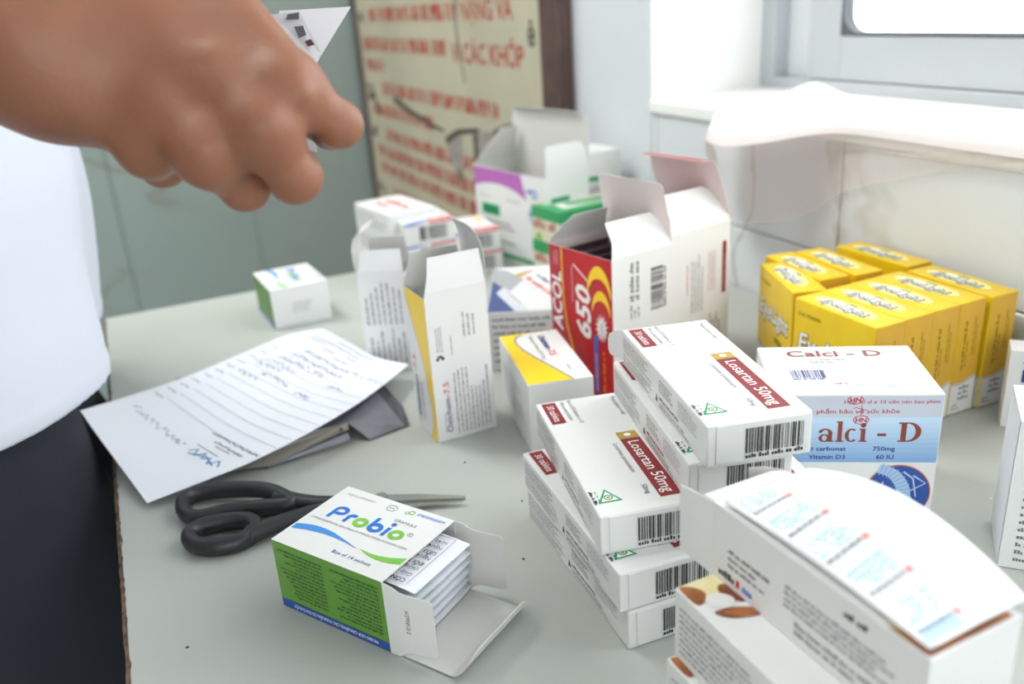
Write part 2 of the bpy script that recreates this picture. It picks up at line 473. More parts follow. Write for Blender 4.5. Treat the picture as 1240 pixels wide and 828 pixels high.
wpart('frame_jamb', fx0, OY0+.004, OZ0+0.002, fx1, OY0+.026, OZ1-.004, ALU, 0.001)
wpart('frame_rail', fx0, OY0+.026, OZ0+0.002, fx1, jy-0.022, OZ0+0.014, ALU, 0.001)
wpart('frame_rail', fx0, OY0+.026, OZ1-.03, fx1, jy-0.022, OZ1-.004, ALU, 0.001)
wpart('fixed_panel', fx0+0.022, jy-0.074, OZ0+0.014, fx0+0.026, jy-0.022, OZ1-.03, mat('milky_pane', '#e9edf0', 0.3))
GLASS = mat('glass', (1, 1, 1), 0.02, **{'Transmission Weight': 1.0, 'IOR': 1.02, 'Alpha': 0.25})
def sash(y1, y0, x0):
    x1 = x0+0.018; sb = OZ0+0.015; st = OZ1-.031
    wpart('sash_stile', x0, y1-0.048, sb, x1, y1, st, ALU, 0.001)
    wpart('sash_stile', x0, y0, sb, x1, y0+.048, st, ALU, 0.001)
    wpart('sash_rail', x0, y0+.048, sb, x1, y1-0.048, sb+0.046, ALU, 0.001)
    wpart('sash_rail', x0, y0+.048, st-.046, x1, y1-0.048, st, ALU, 0.001)
    a0, a1, b0, b1, r = y0+.048, y1-.048, sb+.046, st-.046, 0.022
    # rubber gasket with rounded corners
    vs = []; fs = []
    N = 0; ring_o = []; ring_i = []
    for cx, cy, s0 in ((a1, b0, -90), (a1, b1, 0), (a0, b1, 90), (a0, b0, 180)):
        sx = -1 if cx == a1 else 1; sy = 1 if cy == b0 else -1
        for k in range(7):
            an = math.radians(s0+15*k)
            ring_i.append((cx+sx*(r+.003)+r*math.cos(an), cy+sy*(r+.003)+r*math.sin(an))); ring_o.append((cx, cy) if False else (cx+sx*0+0*math.cos(an), cy+sy*0))
    n = len(ring_i)
    for (a, b) in ring_i: vs.append((x0-.001-WX, a-OY1, b-OZ0))
    for (a, b) in ring_o: vs.append((x0-.001-WX, a-OY1, b-OZ0))
    for (a, b) in ring_i: vs.append((x0+.012-WX, a-OY1, b-OZ0))
    for i in range(n):
        j = (i+1) % n
        fs.append((i, j, n+j, n+i)); fs.append((i, 2*n+i, 2*n+j, j))
    meshobj('gasket', vs, fs, ALUD, win)
    wpart('pane', x0+.007, a0, b0, x0+.010, a1, b1, GLASS)
sash(jy-0.074, 0.06, fx0+0.004)
sash(0.11, OY0+.026, fx0+0.023)

# ---------------------------------------------------------------- table
TABTOP = mat('grey_laminate', '#b4b8b2', 0.40, spec=0.28, var=(5, '#b1b4ae'), bump=(220, 0.04, 0.0006))
CHIP = mat('raw_chipboard', '#7d6654', 0.95, var=(160, '#3f332b'), bump=(300, 0.6, 0.002))
table = link(bpy.data.objects.new('table', None)); table.location = (0.26, 0.35, 0)
tag(table, 'pale grey laminate table with a chipped bare left edge under the cartons', 'table')
def tpart(name, x0, y0, z0, x1, y1, z1, m, bev=0.0):
    return solid(name, x0-.26, y0-.35, z0, x1-.26, y1-.35, z1, m, table, bev)
TX0, TX1, TY0, TY1 = -0.048, 0.566, -0.45, 1.016
tpart('table_top', TX0, TY0, TT-0.018, TX1, TY1, TT, TABTOP, 0.0008)
rnd = random.Random(4)
vs = []; fs = []; n = 300
for i in range(n+1):
    y = TY0+(TY1-TY0)*i/n-.35
    j = rnd.random()**5*0.0012; k = rnd.random()*0.0008
    vs += [(TX0-.26-0.0016-k, y, TT-.018), (TX0-.26-0.0014-k, y, TT-0.0006-k), (TX0-.26+0.0004+j, y, TT+0.0003), (TX0-.26+0.0004+j, y, TT-.019)]
for i in range(n):
    a = 4*i
    for k in range(4): fs.append((a+k, a+(k+1) % 4, a+4+(k+1) % 4, a+4+k))
meshobj('chipped_edge', vs, fs, CHIP, table)
STEEL = mat('steel', '#a9aaac', 0.3, 0.9); LEGM = mat('grey_paint', '#8b8f90', 0.5, 0.2)
for (x, y) in ((0.10, -0.35), (0.10, 0.93), (0.52, -0.35), (0.52, 0.93)):
    tpart('leg', x-.018, y-.018, 0, x+.018, y+.018, TT-.018, LEGM, 0.002)

# ---------------------------------------------------------------- notice board on the window wall
BW = mat('brown_wood', '#5d4640', 0.55, var=(30, '#4c3833')); BOARD = mat('cream_board', '#bdb79f', 0.6, var=(6, '#b1ac97'))
TORN = mat('torn_backing', '#a79f97', 0.9, var=(60, '#8a8179')); CRACK = mat('dark_tear', '#4c4540', 0.9); REDL = ink('faded_red', '#a9483c', 0.6)
by0, by1, bz0, bz1 = 1.05, 2.062, TT-0.55, TT+0.95
nb = link(bpy.data.objects.new('notice_board', None)); nb.location = (WX, by0, bz0)
tag(nb, 'brown-framed cream notice board with torn surface and rows of red lettering', 'notice board')
bw, bh, fw_ = by1-by0, bz1-bz0, 0.052
solid('backing_panel', -0.014, fw_, fw_, -0.003, bw-fw_*.5, bh-fw_, BOARD, nb)
solid('frame_stile', -0.024, 0, 0, -0.001, fw_, bh, BW, nb, 0.003)
solid('frame_stile', -0.018, bw-.03, 0, -0.001, bw, bh, BW, nb, 0.003)
solid('frame_rail', -0.024, fw_, 0, -0.001, bw-.03, fw_, BW, nb, 0.003)
solid('frame_rail', -0.024, fw_, bh-fw_, -0.001, bw-.03, bh, BW, nb, 0.003)
bins = {}
p = Pr(bins, (-0.014, bw, -bz0+TT), (0, -1, 0), (0, 0, 1), 11)    # a = distance from the far edge, b = height above the table
def row(z, a0, a1, h, black=False, words=None):
    x = a0
    if black: p.text(BLACK, black, 0.035, z, h, 0.06, 0.02)
    for wd in words:
        wl = p.text(REDL, wd, x, z, h, None, 0.02, 0.0, part='lettering')
        if wl: x += wl*1.0+h*0.28
WORDS = ['vii', 'nnn', 'iiu', 'mni', 'nu', 'iin', 'uun', 'nni', 'iu', 'nmi', 'un']
def blurrow(z, a0, a1, h):
    """row of letter-sized strokes, too worn to read"""
    r = p.r; x = a0
    while x < a1:
        wl = h*r.uniform(1.2, 2.6); e = min(a1, x+wl)
        while x < e-h*0.2:
            sw = h*r.uniform(0.2, 0.34)
            p.rect(REDL, x, z, x+sw, z+h*r.choice((1, 1, 1, 0.92)), 2, 'lettering')
            if r.random() < 0.55: p.rect(REDL, x, z+h*r.choice((0, .42, .84)), x+h*0.5, z+h*r.choice((.14, .5, 1)), 2, 'lettering')
            x += h*r.uniform(0.36, 0.62)
        x += h*0.35
A = lambda y: by1-y
for (z, a0, a1, h, bl) in ((0.270, 0.13, 0.63, 0.028, 1), (0.212, 0.06, 0.57, 0.027, 0), (0.170, 0.07, 0.20, 0.024, 0), (0.122, 0.17, 0.78, 0.026, 1),
                           (0.074, 0.08, 0.48, 0.026, 0), (0.022, 0.16, 0.88, 0.026, 1), (-0.018, 0.08, 0.88, 0.026, 0), (-0.056, 0.09, 0.88, 0.026, 0),
                           (-0.108, 0.16, 0.88, 0.026, 1), (-0.150, 0.10, 0.80, 0.026, 0), (-0.200, 0.1, 0.85, 0.026, 0), (-0.25, 0.1, 0.85, 0.026, 0), (0.352, 0.06, 0.88, 0.034, 0), (0.414, 0.13, 0.86, 0.034, 1),
                           (0.476, 0.06, 0.7, 0.034, 0), (0.538, 0.13, 0.88, 0.034, 1), (-0.312, 0.16, 0.88, .032, 1), (-0.37, .1, .88, .032, 0)):
    blurrow(z, a0, a1, h)
    if bl: p.micro(BLACK, 0.045, z, 0.10, z+h, 1, 2, 'bullet_number', 0.95, 0)
p.text(REDL, 'NẶNG VÀ', 0.66, 0.270, 0.030, 0.20, 0.02); p.text(REDL, 'VÌ CÁC KHỚP', 0.60, 0.204, 0.030, 0.29, 0.02)
p.text(BLACK, 'ẻ', 0.905, 0.235, 0.03, None, 0.02, part='bullet_number')
# tears: dark cracks and a flayed patch
p.stroke(CRACK, [(0.662, 0.60), (0.655, 0.42), (0.640, 0.30), (0.633, 0.255), (0.645, 0.21), (0.652, 0.17)], 0.012, 0.004, 4, 'tear')
p.stroke(CRACK, [(0.24, 0.118), (0.34, 0.100), (0.45, 0.086), (0.53, 0.080)], 0.016, 0.005, 4, 'tear')
p.stroke(CRACK, [(0.535, 0.062), (0.60, 0.085), (0.70, 0.098)], 0.014, 0.007, 4, 'tear')
p.stroke(CRACK, [(0.76, 0.098), (0.80, 0.112), (0.855, 0.122)], 0.010, 0.006, 4, 'tear')
p.stroke(CRACK, [(0.05, 0.108), (0.095, 0.118), (0.125, 0.075)], 0.018, 0.012, 4, 'tear')
p.poly(TORN, [(0.53, 0.065), (0.62, 0.085), (0.62, 0.03), (0.575, 0.0), (0.56, 0.02)], 3, 'torn_patch')
p.poly(TORN, [(0.68, 0.095), (0.86, 0.11), (0.87, 0.02), (0.83, -0.02), (0.68, -0.03)], 3, 'torn_patch')
p.rect(CRACK, 0.68, 0.0, 0.84, 0.022, 4, 'tear'); p.rect(CRACK, 0.67, -0.01, 0.69, 0.09, 4, 'tear')
p.stroke(CRACK, [(0.59, -0.005), (0.60, 0.018), (0.615, -0.002)], 0.012, 0.006, 4, 'tear')
flush(bins, nb)

# ---------------------------------------------------------------- sheet over the sill
SHEET = mat('translucent_sheet', '#f3edec', 0.6, **{'Transmission Weight': 0.0, 'Alpha': 0.94, 'Subsurface Weight': 0.0})
THIN = mat('thin_film', '#f0e6e4', 0.5, **{'Alpha': 0.25})
SZ = 0.1815
ctrl = []   # rows along the sill (from the far end), columns from the frame out over the edge and down
prof = [  # y, edge x (how far it pokes into the room), edge z, drop z, drop x
    (0.722, 0.545, 0.178, 0.100, 0.556), (0.700, 0.528, 0.176, 0.095, 0.540), (0.675, 0.505, 0.172, 0.090, 0.520), (0.640, 0.500, 0.171, 0.090, 0.520),
    (0.615, 0.522, 0.174, 0.090, 0.545), (0.590, 0.550, 0.180, 0.105, 0.562), (0.560, 0.562, 0.1835, 0.125, 0.565), (0.500, 0.5635, 0.184, 0.145, 0.566),
    (0.430, 0.564, 0.184, 0.165, 0.566), (0.360, 0.564, 0.184, 0.178, 0.566)]
rows = []
for i, (y, ex, ez, dz, dx) in enumerate(prof):
    hump = 0.010*math.exp(-((y-0.70)/0.03)**2)+0.004*math.sin(i*1.7)
    r_ = [(0.70, y+0.015, SZ+0.002), (0.665, y+0.01, SZ+0.003+max(0, hump)), (0.62, y, SZ+0.003+max(0, hump)*0.6), (0.585, y, SZ+0.002), (ex+0.012, y, ez+0.004),
          (ex, y, ez-0.002), (ex-0.002, y, ez-0.02), ((ex+dx)/2, y, (ez+dz)/2), (dx, y, dz)]
    rows.append(spline(r_, 5))
cols = [spline([rows[i][k] for i in range(len(rows))], 5) for k in range(len(rows[0]))]
nk, nr = len(cols), len(cols[0])
vs = [V(c)+V((0, 0, TT)) for k in range(nk) for c in cols[k]]
fs = [(k*nr+i, k*nr+i+1, (k+1)*nr+i+1, (k+1)*nr+i) for k in range(nk-1) for i in range(nr-1)]
org = V((WX, 0.55, TT+SZ))
ko = 27
fo = [f for f in fs if f[0]//nr < ko or f[0] % nr < 9]; ft = [f for f in fs if not (f[0]//nr < ko or f[0] % nr < 9)]
sh = meshobj('sill_sheet', [v-org for v in vs], fo, SHEET, None, smooth=True); sh.location = org
film = meshobj('film_edge', [v-org for v in vs], ft, THIN, sh, smooth=True)
tag(sh, 'thin white translucent sheet draped over the window sill with a curling corner', 'sheet')

# ---------------------------------------------------------------- cartons: tablets with a maroon band (two stacks)
LL, LW, LH = 0.1308, 0.0526, 0.0221
def make_losartan(label):
    o = carton('pill_carton', LL, LW, LH, WHITE, 0.0009); b = {}; f = faces6(b, LL, LW, LH, 21)
    t = f['top']
    t.rect(MAROON, 0.0025, 0.0030, 0.0305, 0.0115)
    t.text(WINK, '30 tablets', 0.0065, 0.0052, 0.0042, 0.0210, 0.002)
    t.text(GREY, 'Box of 03 blisters x 10', 0.0025, 0.0190, 0.0026, 0.031); t.text(GREY, 'Film-coated tablets', 0.0035, 0.0142, 0.0026, 0.025)
    t.text(GREY, 'Prescription only', 0.006, 0.0455, 0.0027, 0.0255)
    t.rect(GOLD, 0.0520, 0.0340, 0.0600, 0.0455); t.ell(WINK, 0.056, 0.0397, 0.0020, 0.0022, 2, 'logo', 7)
    t.rect(MAROON, 0.0605, 0.0340, 0.1225, 0.0455)
    t.text(WINK, 'Losartan 50mg', 0.0640, 0.0372, 0.0062, 0.0555, 0.006)
    t.text(GREY, 'Losartan potassium', 0.0640, 0.0285, 0.0026, 0.0320); t.text(GREY, '50mg', 0.1090, 0.0285, 0.0028, 0.0090)
    t.poly(GREEN, [(0.1075, 0.0095), (0.1195, 0.0155), (0.1195, 0.0030)], 1, 'logo')
    t.poly(WINK, [(0.1097, 0.0094), (0.1186, 0.0138), (0.1186, 0.0048)], 2, 'logo')
    t.ring(GREEN, 0.1155, 0.0093, 0.0024, 0.0024, 0.0008, 3); t.ell(GOLD, 0.1155, 0.0093, 0.0010, 0.0010, 3)
    s = t.sub(0.1235, 0.0020, math.pi/2)
    for k in range(3): t.rect(GREEN, 0.1085+0.0036*k, 0.0040, 0.1105+0.0036*k, 0.0046, 2, 'logo')
    t.micro(BLACK, 0.1080, 0.0010, 0.1200, 0.0030, 1, 2, 'fine_print', 0.9, 0)
    r = f['right']
    r.bars(BLACK, 0.0190, 0.0030, 0.0480, 0.0185)
    l = Pr(b, (0, 0, 0), (1, 0, 0), (0, 0, 1), 5)
    l.micro(GREY, 0.003, 0.0100, 0.060, 0.0195, 5); l.micro(GREY, 0.066, 0.011, 0.088, 0.0185, 4); l.micro(LGREY, 0.094, 0.0095, 0.1195, 0.019, 5)
    l.micro(GREY, 0.003, 0.002, 0.058, 0.009, 4); l.micro(MAROON, 0.066, 0.006, 0.110, 0.009, 1); l.micro(GREY, 0.066, 0.002, 0.122, 0.0055, 2)
    l.poly(BLACK, [(0.0605, 0.004), (0.0635, 0.004), (0.062, 0.0085)], 2, 'logo')
    flush(b, o)
    fl = solid('tuck_flap', LL-0.0002, 0.0045, 0.0014, LL+0.0005, LW-0.0012, LH-0.0006, WHITE, o, 0.0003, 1)
    # print on the end sits on the tuck flap
    for c in o.children:
        if c.name.startswith('barcode'): c.location.x = 0.0006
    return tag(o, label, 'carton', 'white tablet cartons with a maroon name band')
def stacked(first, spec):
    """place the prototype, then its copies"""
    for i, (x, y, z, rz, label) in enumerate(spec):
        if i == 0: place(first, x, y, z, rz); first['label'] = label
        else: dup(first, x, y, z, rz, label)
lo = make_losartan('x')
stacked(lo, [
    (0.1852, 0.4225, 0.0002, -1.638, 'white tablet carton at the bottom of the near pile, on the table'),
    (0.1846, 0.4239, 0.0224, -1.659, 'white tablet carton, middle of the three piled, its maroon 30 tablets patch half covered'),
    (0.2019, 0.4383, 0.0446, -1.793, 'white tablet carton with crisp maroon band and green triangle, top of the lower pile'),
    (0.2519, 0.4173, 0.0892, -1.8214, 'white tablet carton with maroon band topmost of all, bright in the window light'),
    (0.2495, 0.4245, 0.0668, -1.8350, 'white tablet carton directly under the topmost maroon-banded one'),
    (0.2650, 0.4220, 0.0446, -1.8300, 'white tablet carton third from top in the taller maroon-banded pile'),
    (0.2680, 0.4200, 0.0224, -1.8100, 'white tablet carton second from bottom in the taller maroon-banded pile'),
    (0.2690, 0.4200, 0.0002, -1.8000, 'white tablet carton on the table at the foot of the taller maroon-banded pile')])
top_ = next(o for o in sc.objects if o.get('label', '').startswith('white tablet carton with maroon band topmost'))
flap(top_, 'dust_flap', (0, 0.001, 0.002), (0, 0.001, LH-0.001), (-1, 0, 0), (0, -1, 0), [(0.003, 0.5, 0, 0), (0.004, 0.75, 0.001, 0.001), (0.003, 0.9, 0.003, 0.003), (0.001, 0.9, 0.006, 0.006)])
# ---------------------------------------------------------------- open sachet carton in front
PL, PW, PH = 0.0771, 0.0594, 0.0425
BLUEG = mat('blue_fade_ink', '#3f8fdb', 0.4)
def make_probio(opened, label):
    gr = mat('green_card', '#679d3c', 0.4)
    if opened: o = open_carton('sachet_carton', PL, PW, PH, 'x1', WHITE, INNER, {'y0': gr})
    else: o = carton('sachet_carton', PL, PW, PH, WHITE)
    b = {}; f = faces6(b, PL, PW, PH, 31); t = f['top']
    if not opened: Pr(b, (0, 0, 0), (1, 0, 0), (0, 0, 1)).rect(gr, 0.0006, 0.0006, PL-.0006, PH-.0006, 0, 'green_side')
    # wordmark built from round strokes
    def arc(cx, cy, r, a0, a1, n=14): return [(cx+r*math.cos(math.radians(a0+(a1-a0)*i/n)), cy+r*math.sin(math.radians(a0+(a1-a0)*i/n))) for i in range(n+1)]
    w_ = 0.0024; y0 = 0.0304
    def letter(kind, cx, k):
        if kind == 'o': t.ring(LGREEN, cx, y0+0.0036, 0.0047, 0.0042, w_+.0002, 1, 'wordmark')
        elif kind == 'P':
            t.stroke(BLUE, [(cx, y0-.0004), (cx, y0+0.0082)], w_, None, 1, 'wordmark'); t.ring(BLUE, cx+0.0036, y0+0.0076, 0.0048, 0.0040, w_, 2, 'wordmark', 26, math.radians(-125), math.radians(180))
        elif kind == 'r':
            t.stroke(BLUE, [(cx, y0), (cx, y0+0.0050)], w_, None, 1, 'wordmark'); t.stroke(BLUE, arc(cx+.0026, y0+0.0040, 0.0030, 172, 60), w_, None, 2, 'wordmark')
        elif kind == 'b':
            t.stroke(BLUE, [(cx, y0+.0034), (cx, y0+0.0118)], w_, None, 1, 'wordmark'); t.ring(BLUE, cx+0.0035, y0+0.0036, 0.0047, 0.0042, w_+.0002, 2, 'wordmark')
        elif kind == 'i':
            t.stroke(BLUE, [(cx, y0-.0004), (cx, y0+0.0072)], w_, None, 1, 'wordmark'); t.ell(BLUE, cx, y0+0.0105, 0.0016, 0.0015, 1, 'wordmark')
    for k, (ch, cx) in enumerate((('P', 0.0117), ('r', 0.0232), ('o', 0.0327), ('b', 0.0397), ('i', 0.0507), ('o', 0.0576))): letter(ch, cx, k)
    t.ring(GREY, 0.0644, y0+0.0072, 0.0017, 0.0016, 0.0003, 1); t.text(GREY, 'R', 0.0638, y0+0.0065, 0.0015)
    t.text(GREY, 'LIVING BENEFICIAL BACTERIA IN FREEZE-DRIED POWDER FORM', 0.0040, 0.0258, 0.0015, 0.0670)
    t.text(GREY, 'HEALTH SUPPLEMENT', 0.0060, 0.0525, 0.0013, 0.0205); t.text(GREY, 'GRANULE', 0.0478, 0.0438, 0.0021, 0.0150)
    t.text(BLUE, 'IMEXPHARM', 0.0560, 0.0536, 0.0022, 0.0180)
    t.ring(GREY, 0.0390, 0.0530, 0.0034, 0.0028, 0.00035, 1); t.text(GREY, 'GMP', 0.0370, 0.0523, 0.0012, 0.0040)
    t.ring(LGREEN, 0.0520, 0.0545, 0.0018, 0.0018, 0.0006, 1); t.ring(LGREEN, 0.0495, 0.0532, 0.0013, 0.0013, 0.0004, 1)
    t.text(NAVY, 'Box of 14 sachets', 0.0375, 0.0066, 0.0024, 0.0260)
    up_ = [(0.0015, 0.0175), (0.012, 0.0205), (0.024, 0.0205), (0.036, 0.0180), (0.0475, 0.0150)]
    lo_ = [(0.0475, 0.0149), (0.036, 0.0165), (0.024, 0.0170), (0.012, 0.0155), (0.0015, 0.0130)]
    up_ = [tuple(q[:2]) for q in spline([(*q, 0) for q in up_], 5)]; lo_ = [tuple(q[:2]) for q in spline([(*q, 0) for q in lo_], 5)][::-1]
    k = len(up_); t.put(BLUEG, up_+lo_, [(i, i+1, k+i+1, k+i) for i in range(k-1)], 1, 'swoosh')
    up_ = [(0.0490, 0.0158), (0.058, 0.0152), (0.067, 0.0168), (PL-.0008, 0.0205)]; lo_ = [(0.0490, 0.0157), (0.058, 0.0130), (0.067, 0.0128), (PL-.0008, 0.0150)]
    up_ = [tuple(q[:2]) for q in spline([(*q, 0) for q in up_], 5)]; lo_ = [tuple(q[:2]) for q in spline([(*q, 0) for q in lo_], 5)]
    k = len(up_); t.put(LGREEN, up_+lo_, [(i, i+1, k+i+1, k+i) for i in range(k-1)], 1, 'swoosh')
    # side: green with fine print upside down, blue base strip
    s = Pr(b, (PL, 0, PH), (-1, 0, 0), (0, 0, -1), 9)
    s.rect(mat('deep_blue_ink', '#2453a8', 0.4), 0.0003, PH-0.0055, PL-0.0003, PH-0.0003, 1)
    s.text(WINK, 'PROBIO GIÚP CÂN BẰNG CÁC VI KHUẨN CÓ ÍCH Ở RUỘT', 0.008, PH-0.0040, 0.0019, 0.060, 0.015)
    dg = mat('dark_green_ink', '#31571f', 0.5)
    s.micro(dg, 0.0035, 0.0040, 0.0360, 0.0340, 13); s.micro(dg, 0.0410, 0.0040, 0.0745, 0.0340, 13)
    if not opened: f['right'].micro(LGREY, 0.020, 0.014, 0.042, 0.026, 5)
    flush(b, o)
    if opened:
        Z = (0, 0, 1)
        fl = flap(o, 'side_flap', (PL, 0, 0), (PL, 0, PH), (1, 0, 0), (0, -1, 0), [(0.006, -0.05, 0.0, 0.001), (0.0035, -0.10, 0.003, 0.003), (0.0035, -0.12, 0.0045, 0.0035), (0.014, -0.15, 0.005, 0.004), (0.0012, -0.15, 0.0065, 0.0055)])
        bb = {}; q = Pr(bb, (PL, -0.0004, PH), (0, 0, -1), (1, 0, 0), 2)
        c_, s_ = math.cos(-0.13), math.sin(-0.13)
        q = Pr(bb, V((PL, 0, PH))+V((c_, -s_, 0))*0.012+V((s_, -c_, 0))*-0.0 + V((0, -0.0006, 0)), (0, 0, -1), (c_, -s_, 0), 2)
        q.text(BLACK, 'HTP0012-2', 0.013, 0.0, 0.0022, 0.0135, 0.01); flush(bb, fl)
        flap(o, 'side_flap', (PL, PW, 0), (PL, PW, PH), (1, 0, 0), (0, 1, 0), [(0.006, 0.10, 0.0, 0.001), (0.0035, 0.14, 0.003, 0.003), (0.0035, 0.16, 0.0045, 0.0035), (0.014, 0.16, 0.005, 0.004), (0.0012, 0.16, 0.0065, 0.0055)])
        flap(o, 'tuck_flap', (PL, 0.0008, 0.0004), (PL, PW-.0008, 0.0004), (1, 0, 0), (0, 0, -1), [(0.012, -0.012, 0, 0), (0.012, -0.012, 0, 0), (0.013, -0.015, 0, 0), (0.003, -0.35, 0, 0), (0.004, -0.75, 0.001, 0.001), (0.005, -1.05, 0.003, 0.003), (0.004, -1.15, 0.006, 0.006), (0.002, -1.2, 0.010, 0.010)])
    return tag(o, label, 'carton')
pb = place(make_probio(True, 'open white and green sachet carton lying in front, its blue and green wordmark on top'), 0.0318, 0.4132, 0.0002, -1.011)
place(make_probio(False, 'closed white and green carton alone near the far table edge'), 0.1074, 0.9384, 0.0002, -1.520)
# sachets and the leaflet inside the open carton
SACH = mat('sachet_film', '#d5dbe0', 0.30, var=(50, '#b7c0c8'))
def in_carton(loc, rz):      # carton-local point -> table-relative placement
    c, s = math.cos(rz), math.sin(rz); x0, y0, z0 = 0.0318, 0.4132, 0.0002
    return (x0+c*loc[0]-s*loc[1], y0+s*loc[0]+c*loc[1], z0+loc[2])
def sachet_mesh():
    n = 9; vs = []; fs = []; L_, W_ = 0.060, 0.052
    for s_ in (1, -1):
        for i in range(n):
            for j in range(n):
                u_, v_ = i/(n-1), j/(n-1)
                h = 0.0009*min(1, 6*min(u_, 1-u_))*min(1, 6*min(v_, 1-v_))+0.00015
                vs.append((u_*L_, v_*W_, s_*h+0.0007*math.sin(3*u_+4*v_)))
    for s_ in (0, 1):
        for i in range(n-1):
            for j in range(n-1):
                a = s_*n*n+i*n+j; q = (a, a+n, a+n+1, a+1); fs.append(q if s_ == 0 else q[::-1])
    per = [i*n for i in range(n)]+[(n-1)*n+j for j in range(1, n)]+[i*n+n-1 for i in range(n-2, -1, -1)]+[j for j in range(n-2, 0, -1)]
    for a, b in zip(per, per[1:]+per[:1]): fs.append((b, a, a+n*n, b+n*n))
    return vs, fs
sv, sf = sachet_mesh(); sach = None
ORD = ('bottom', 'second', 'third', 'fourth', 'fifth', 'sixth', 'seventh', 'eighth', 'ninth', 'tenth', 'eleventh', 'twelfth', 'thirteenth', 'topmost')
for i in range(14):
    lab = ORD[i]+' flat silvery sachet '+('counted from the bottom ' if 0 < i < 13 else '')+'of the stack inside the open green-sided carton'
    p_ = in_carton((0.0245+0.0035*math.sin(i*2.1)+0.0002*i, 0.0035+0.0012*math.sin(i*1.3), 0.0022+0.0021*i), -1.011)
    if sach is None:
        sach = meshobj('sachet', sv, sf, SACH, None, smooth=True); tag(sach, lab, 'sachet', 'sachets inside the open carton'); place(sach, *p_, -1.011)
    else: dup(sach, *p_, -1.011+0.03*math.sin(i*1.9), lab)
PAPER = mat('white_paper', '#edf0f8', 0.6)
lf = meshobj('leaflet', [(x, y, z+0.0022*math.sin(x*40)) for z in (0.0, 0.0002) for x in np.linspace(0, 0.065, 8) for y in (0, 0.046)],
             [(2*i, 2*i+1, 2*i+3, 2*i+2) for i in range(7)]+[(16+2*i, 16+2*i+2, 16+2*i+3, 16+2*i+1) for i in range(7)], PAPER)
tag(lf, 'folded white leaflet with black capitals lying over the sachets', 'leaflet')
b = {}; q = Pr(b, (0.030, 0.044, 0.0030), (0, -1, 0), (1, 0, 0), 4)
# reads from the far side towards the near side of the opening
for k, (tx, bold) in enumerate((('nước', 0), ('Người', 0), ('LIỀU', .02), ('Người', 0), ('ĐỐI TƯ', .02), ('chứng', 0), ('Giúp c', 0), ('CÔNG', .02))):
    qq = Pr(b, (0.0560, 0.0395-0.0049*k, 0.0030), (-1, 0, 0), (0, -1, 0), 4)
    qq.text(BLACK, tx, 0.0, 0.0, 0.0026, None, bold)
q2 = Pr(b, (0, 0, 0.0030), (1, 0, 0), (0, 1, 0), 4); q2.rect(BLACK, 0.0580, 0.0025, 0.0583, 0.0435); q2.rect(BLACK, 0.028, 0.0432, 0.0583, 0.0435)
flush(b, lf); place(lf, *in_carton((0.0268, 0.0065, 0.0352), -1.011), -1.011)
# ---------------------------------------------------------------- yellow and white tall open carton, its neighbour and the lying one
def swoop(pr, ptsu, W, H, m=YINK):
    pr.poly(m, ptsu, 1, 'yellow_panel')
def oxi_front(f, L, H):
    u = f['front_up']                       # a = height, b = L - x
    B_ = lambda x: L-x
    w1 = u.text(NAVY, 'Oxichem', 0.0065, B_(0.0120), 0.0042, 0.0275, 0.006)
    u.text(RED, '-7.5', 0.0350, B_(0.0120), 0.0042, 0.0115, 0.006)
    u.micro(GREY, 0.007, B_(0.0076), 0.022, B_(0.0062), 1, 2)
    u.micro(GREY, 0.004, B_(0.0440), 0.055, B_(0.0150), 9, fill=0.42)
    u.poly(BLACK, [(0.0655, B_(0.0075)), (0.0675, B_(0.0050)), (0.0675, B_(0.0100))], 2, 'logo'); u.ell(BLACK, 0.0650, B_(0.0055), 0.0012, 0.0012); u.ell(BLACK, 0.0650, B_(0.0095), 0.0012, 0.0012)
    u.micro(GREY, 0.070, B_(0.0105), 0.097, B_(0.0050), 3, fill=0.45); u.micro(BLACK, 0.066, B_(0.0175), 0.086, B_(0.0160), 1)
    u.micro(GREY, 0.078, B_(0.0370), 0.101, B_(0.0255), 3, fill=0.4)
L, W, H = 0.0473, 0.0394, 0.1112
ox = open_carton('tablet_carton', L, W, H, 'z1')
b = {}; f = faces6(b, L, W, H, 41); oxi_front(f, L, H)
lp = Pr(b, (0, 0, 0), (0, 1, 0), (0, 0, 1))       # normal +x here, so flip below
lp = Pr(b, (0, W, 0), (0, -1, 0), (0, 0, 1), 7)   # a = W - y
yel = [(0.0, H), (W, H), (W, 0.0), (W-0.013, 0.0), (W-0.0085, 0.007), (W-0.0062, 0.018), (W-0.007, 0.03), (W-0.0125, 0.052), (W-0.0215, 0.074), (W-0.0320, 0.095), (W-0.0375, 0.106)]
lp.poly(YINK, yel, 1, 'yellow_panel'); lp.stroke(PURPLE, yel[3:], 0.0006, None, 2, 'trim_line')
lu = f['left_up']; lu.text(NAVY, 'Oxichem', 0.010, 0.0300, 0.0050, 0.034, 0.02); lu.text(RED, '-7.5', 0.046, 0.0300, 0.0050, 0.014, 0.02); lu.micro(GREY, 0.010, 0.0215, 0.058, 0.0255, 1)
flush(b, o := ox)
Zv = (0, 0, 1)
flap(ox, 'dust_flap', (0, 0, H), (L, 0, H), Zv, (0, -1, 0), [(0.004, 0.05, 0.001, 0.0005), (0.010, -0.10, 0.004, 0.001), (0.014, -0.14, 0.0065, 0.002)])
flap(ox, 'dust_flap', (L, W, H), (0, W, H), Zv, (0, 1, 0), [(0.004, -0.05, 0.001, 0.001), (0.008, -0.1, 0.002, 0.004), (0.012, -0.15, 0.004, 0.006)])
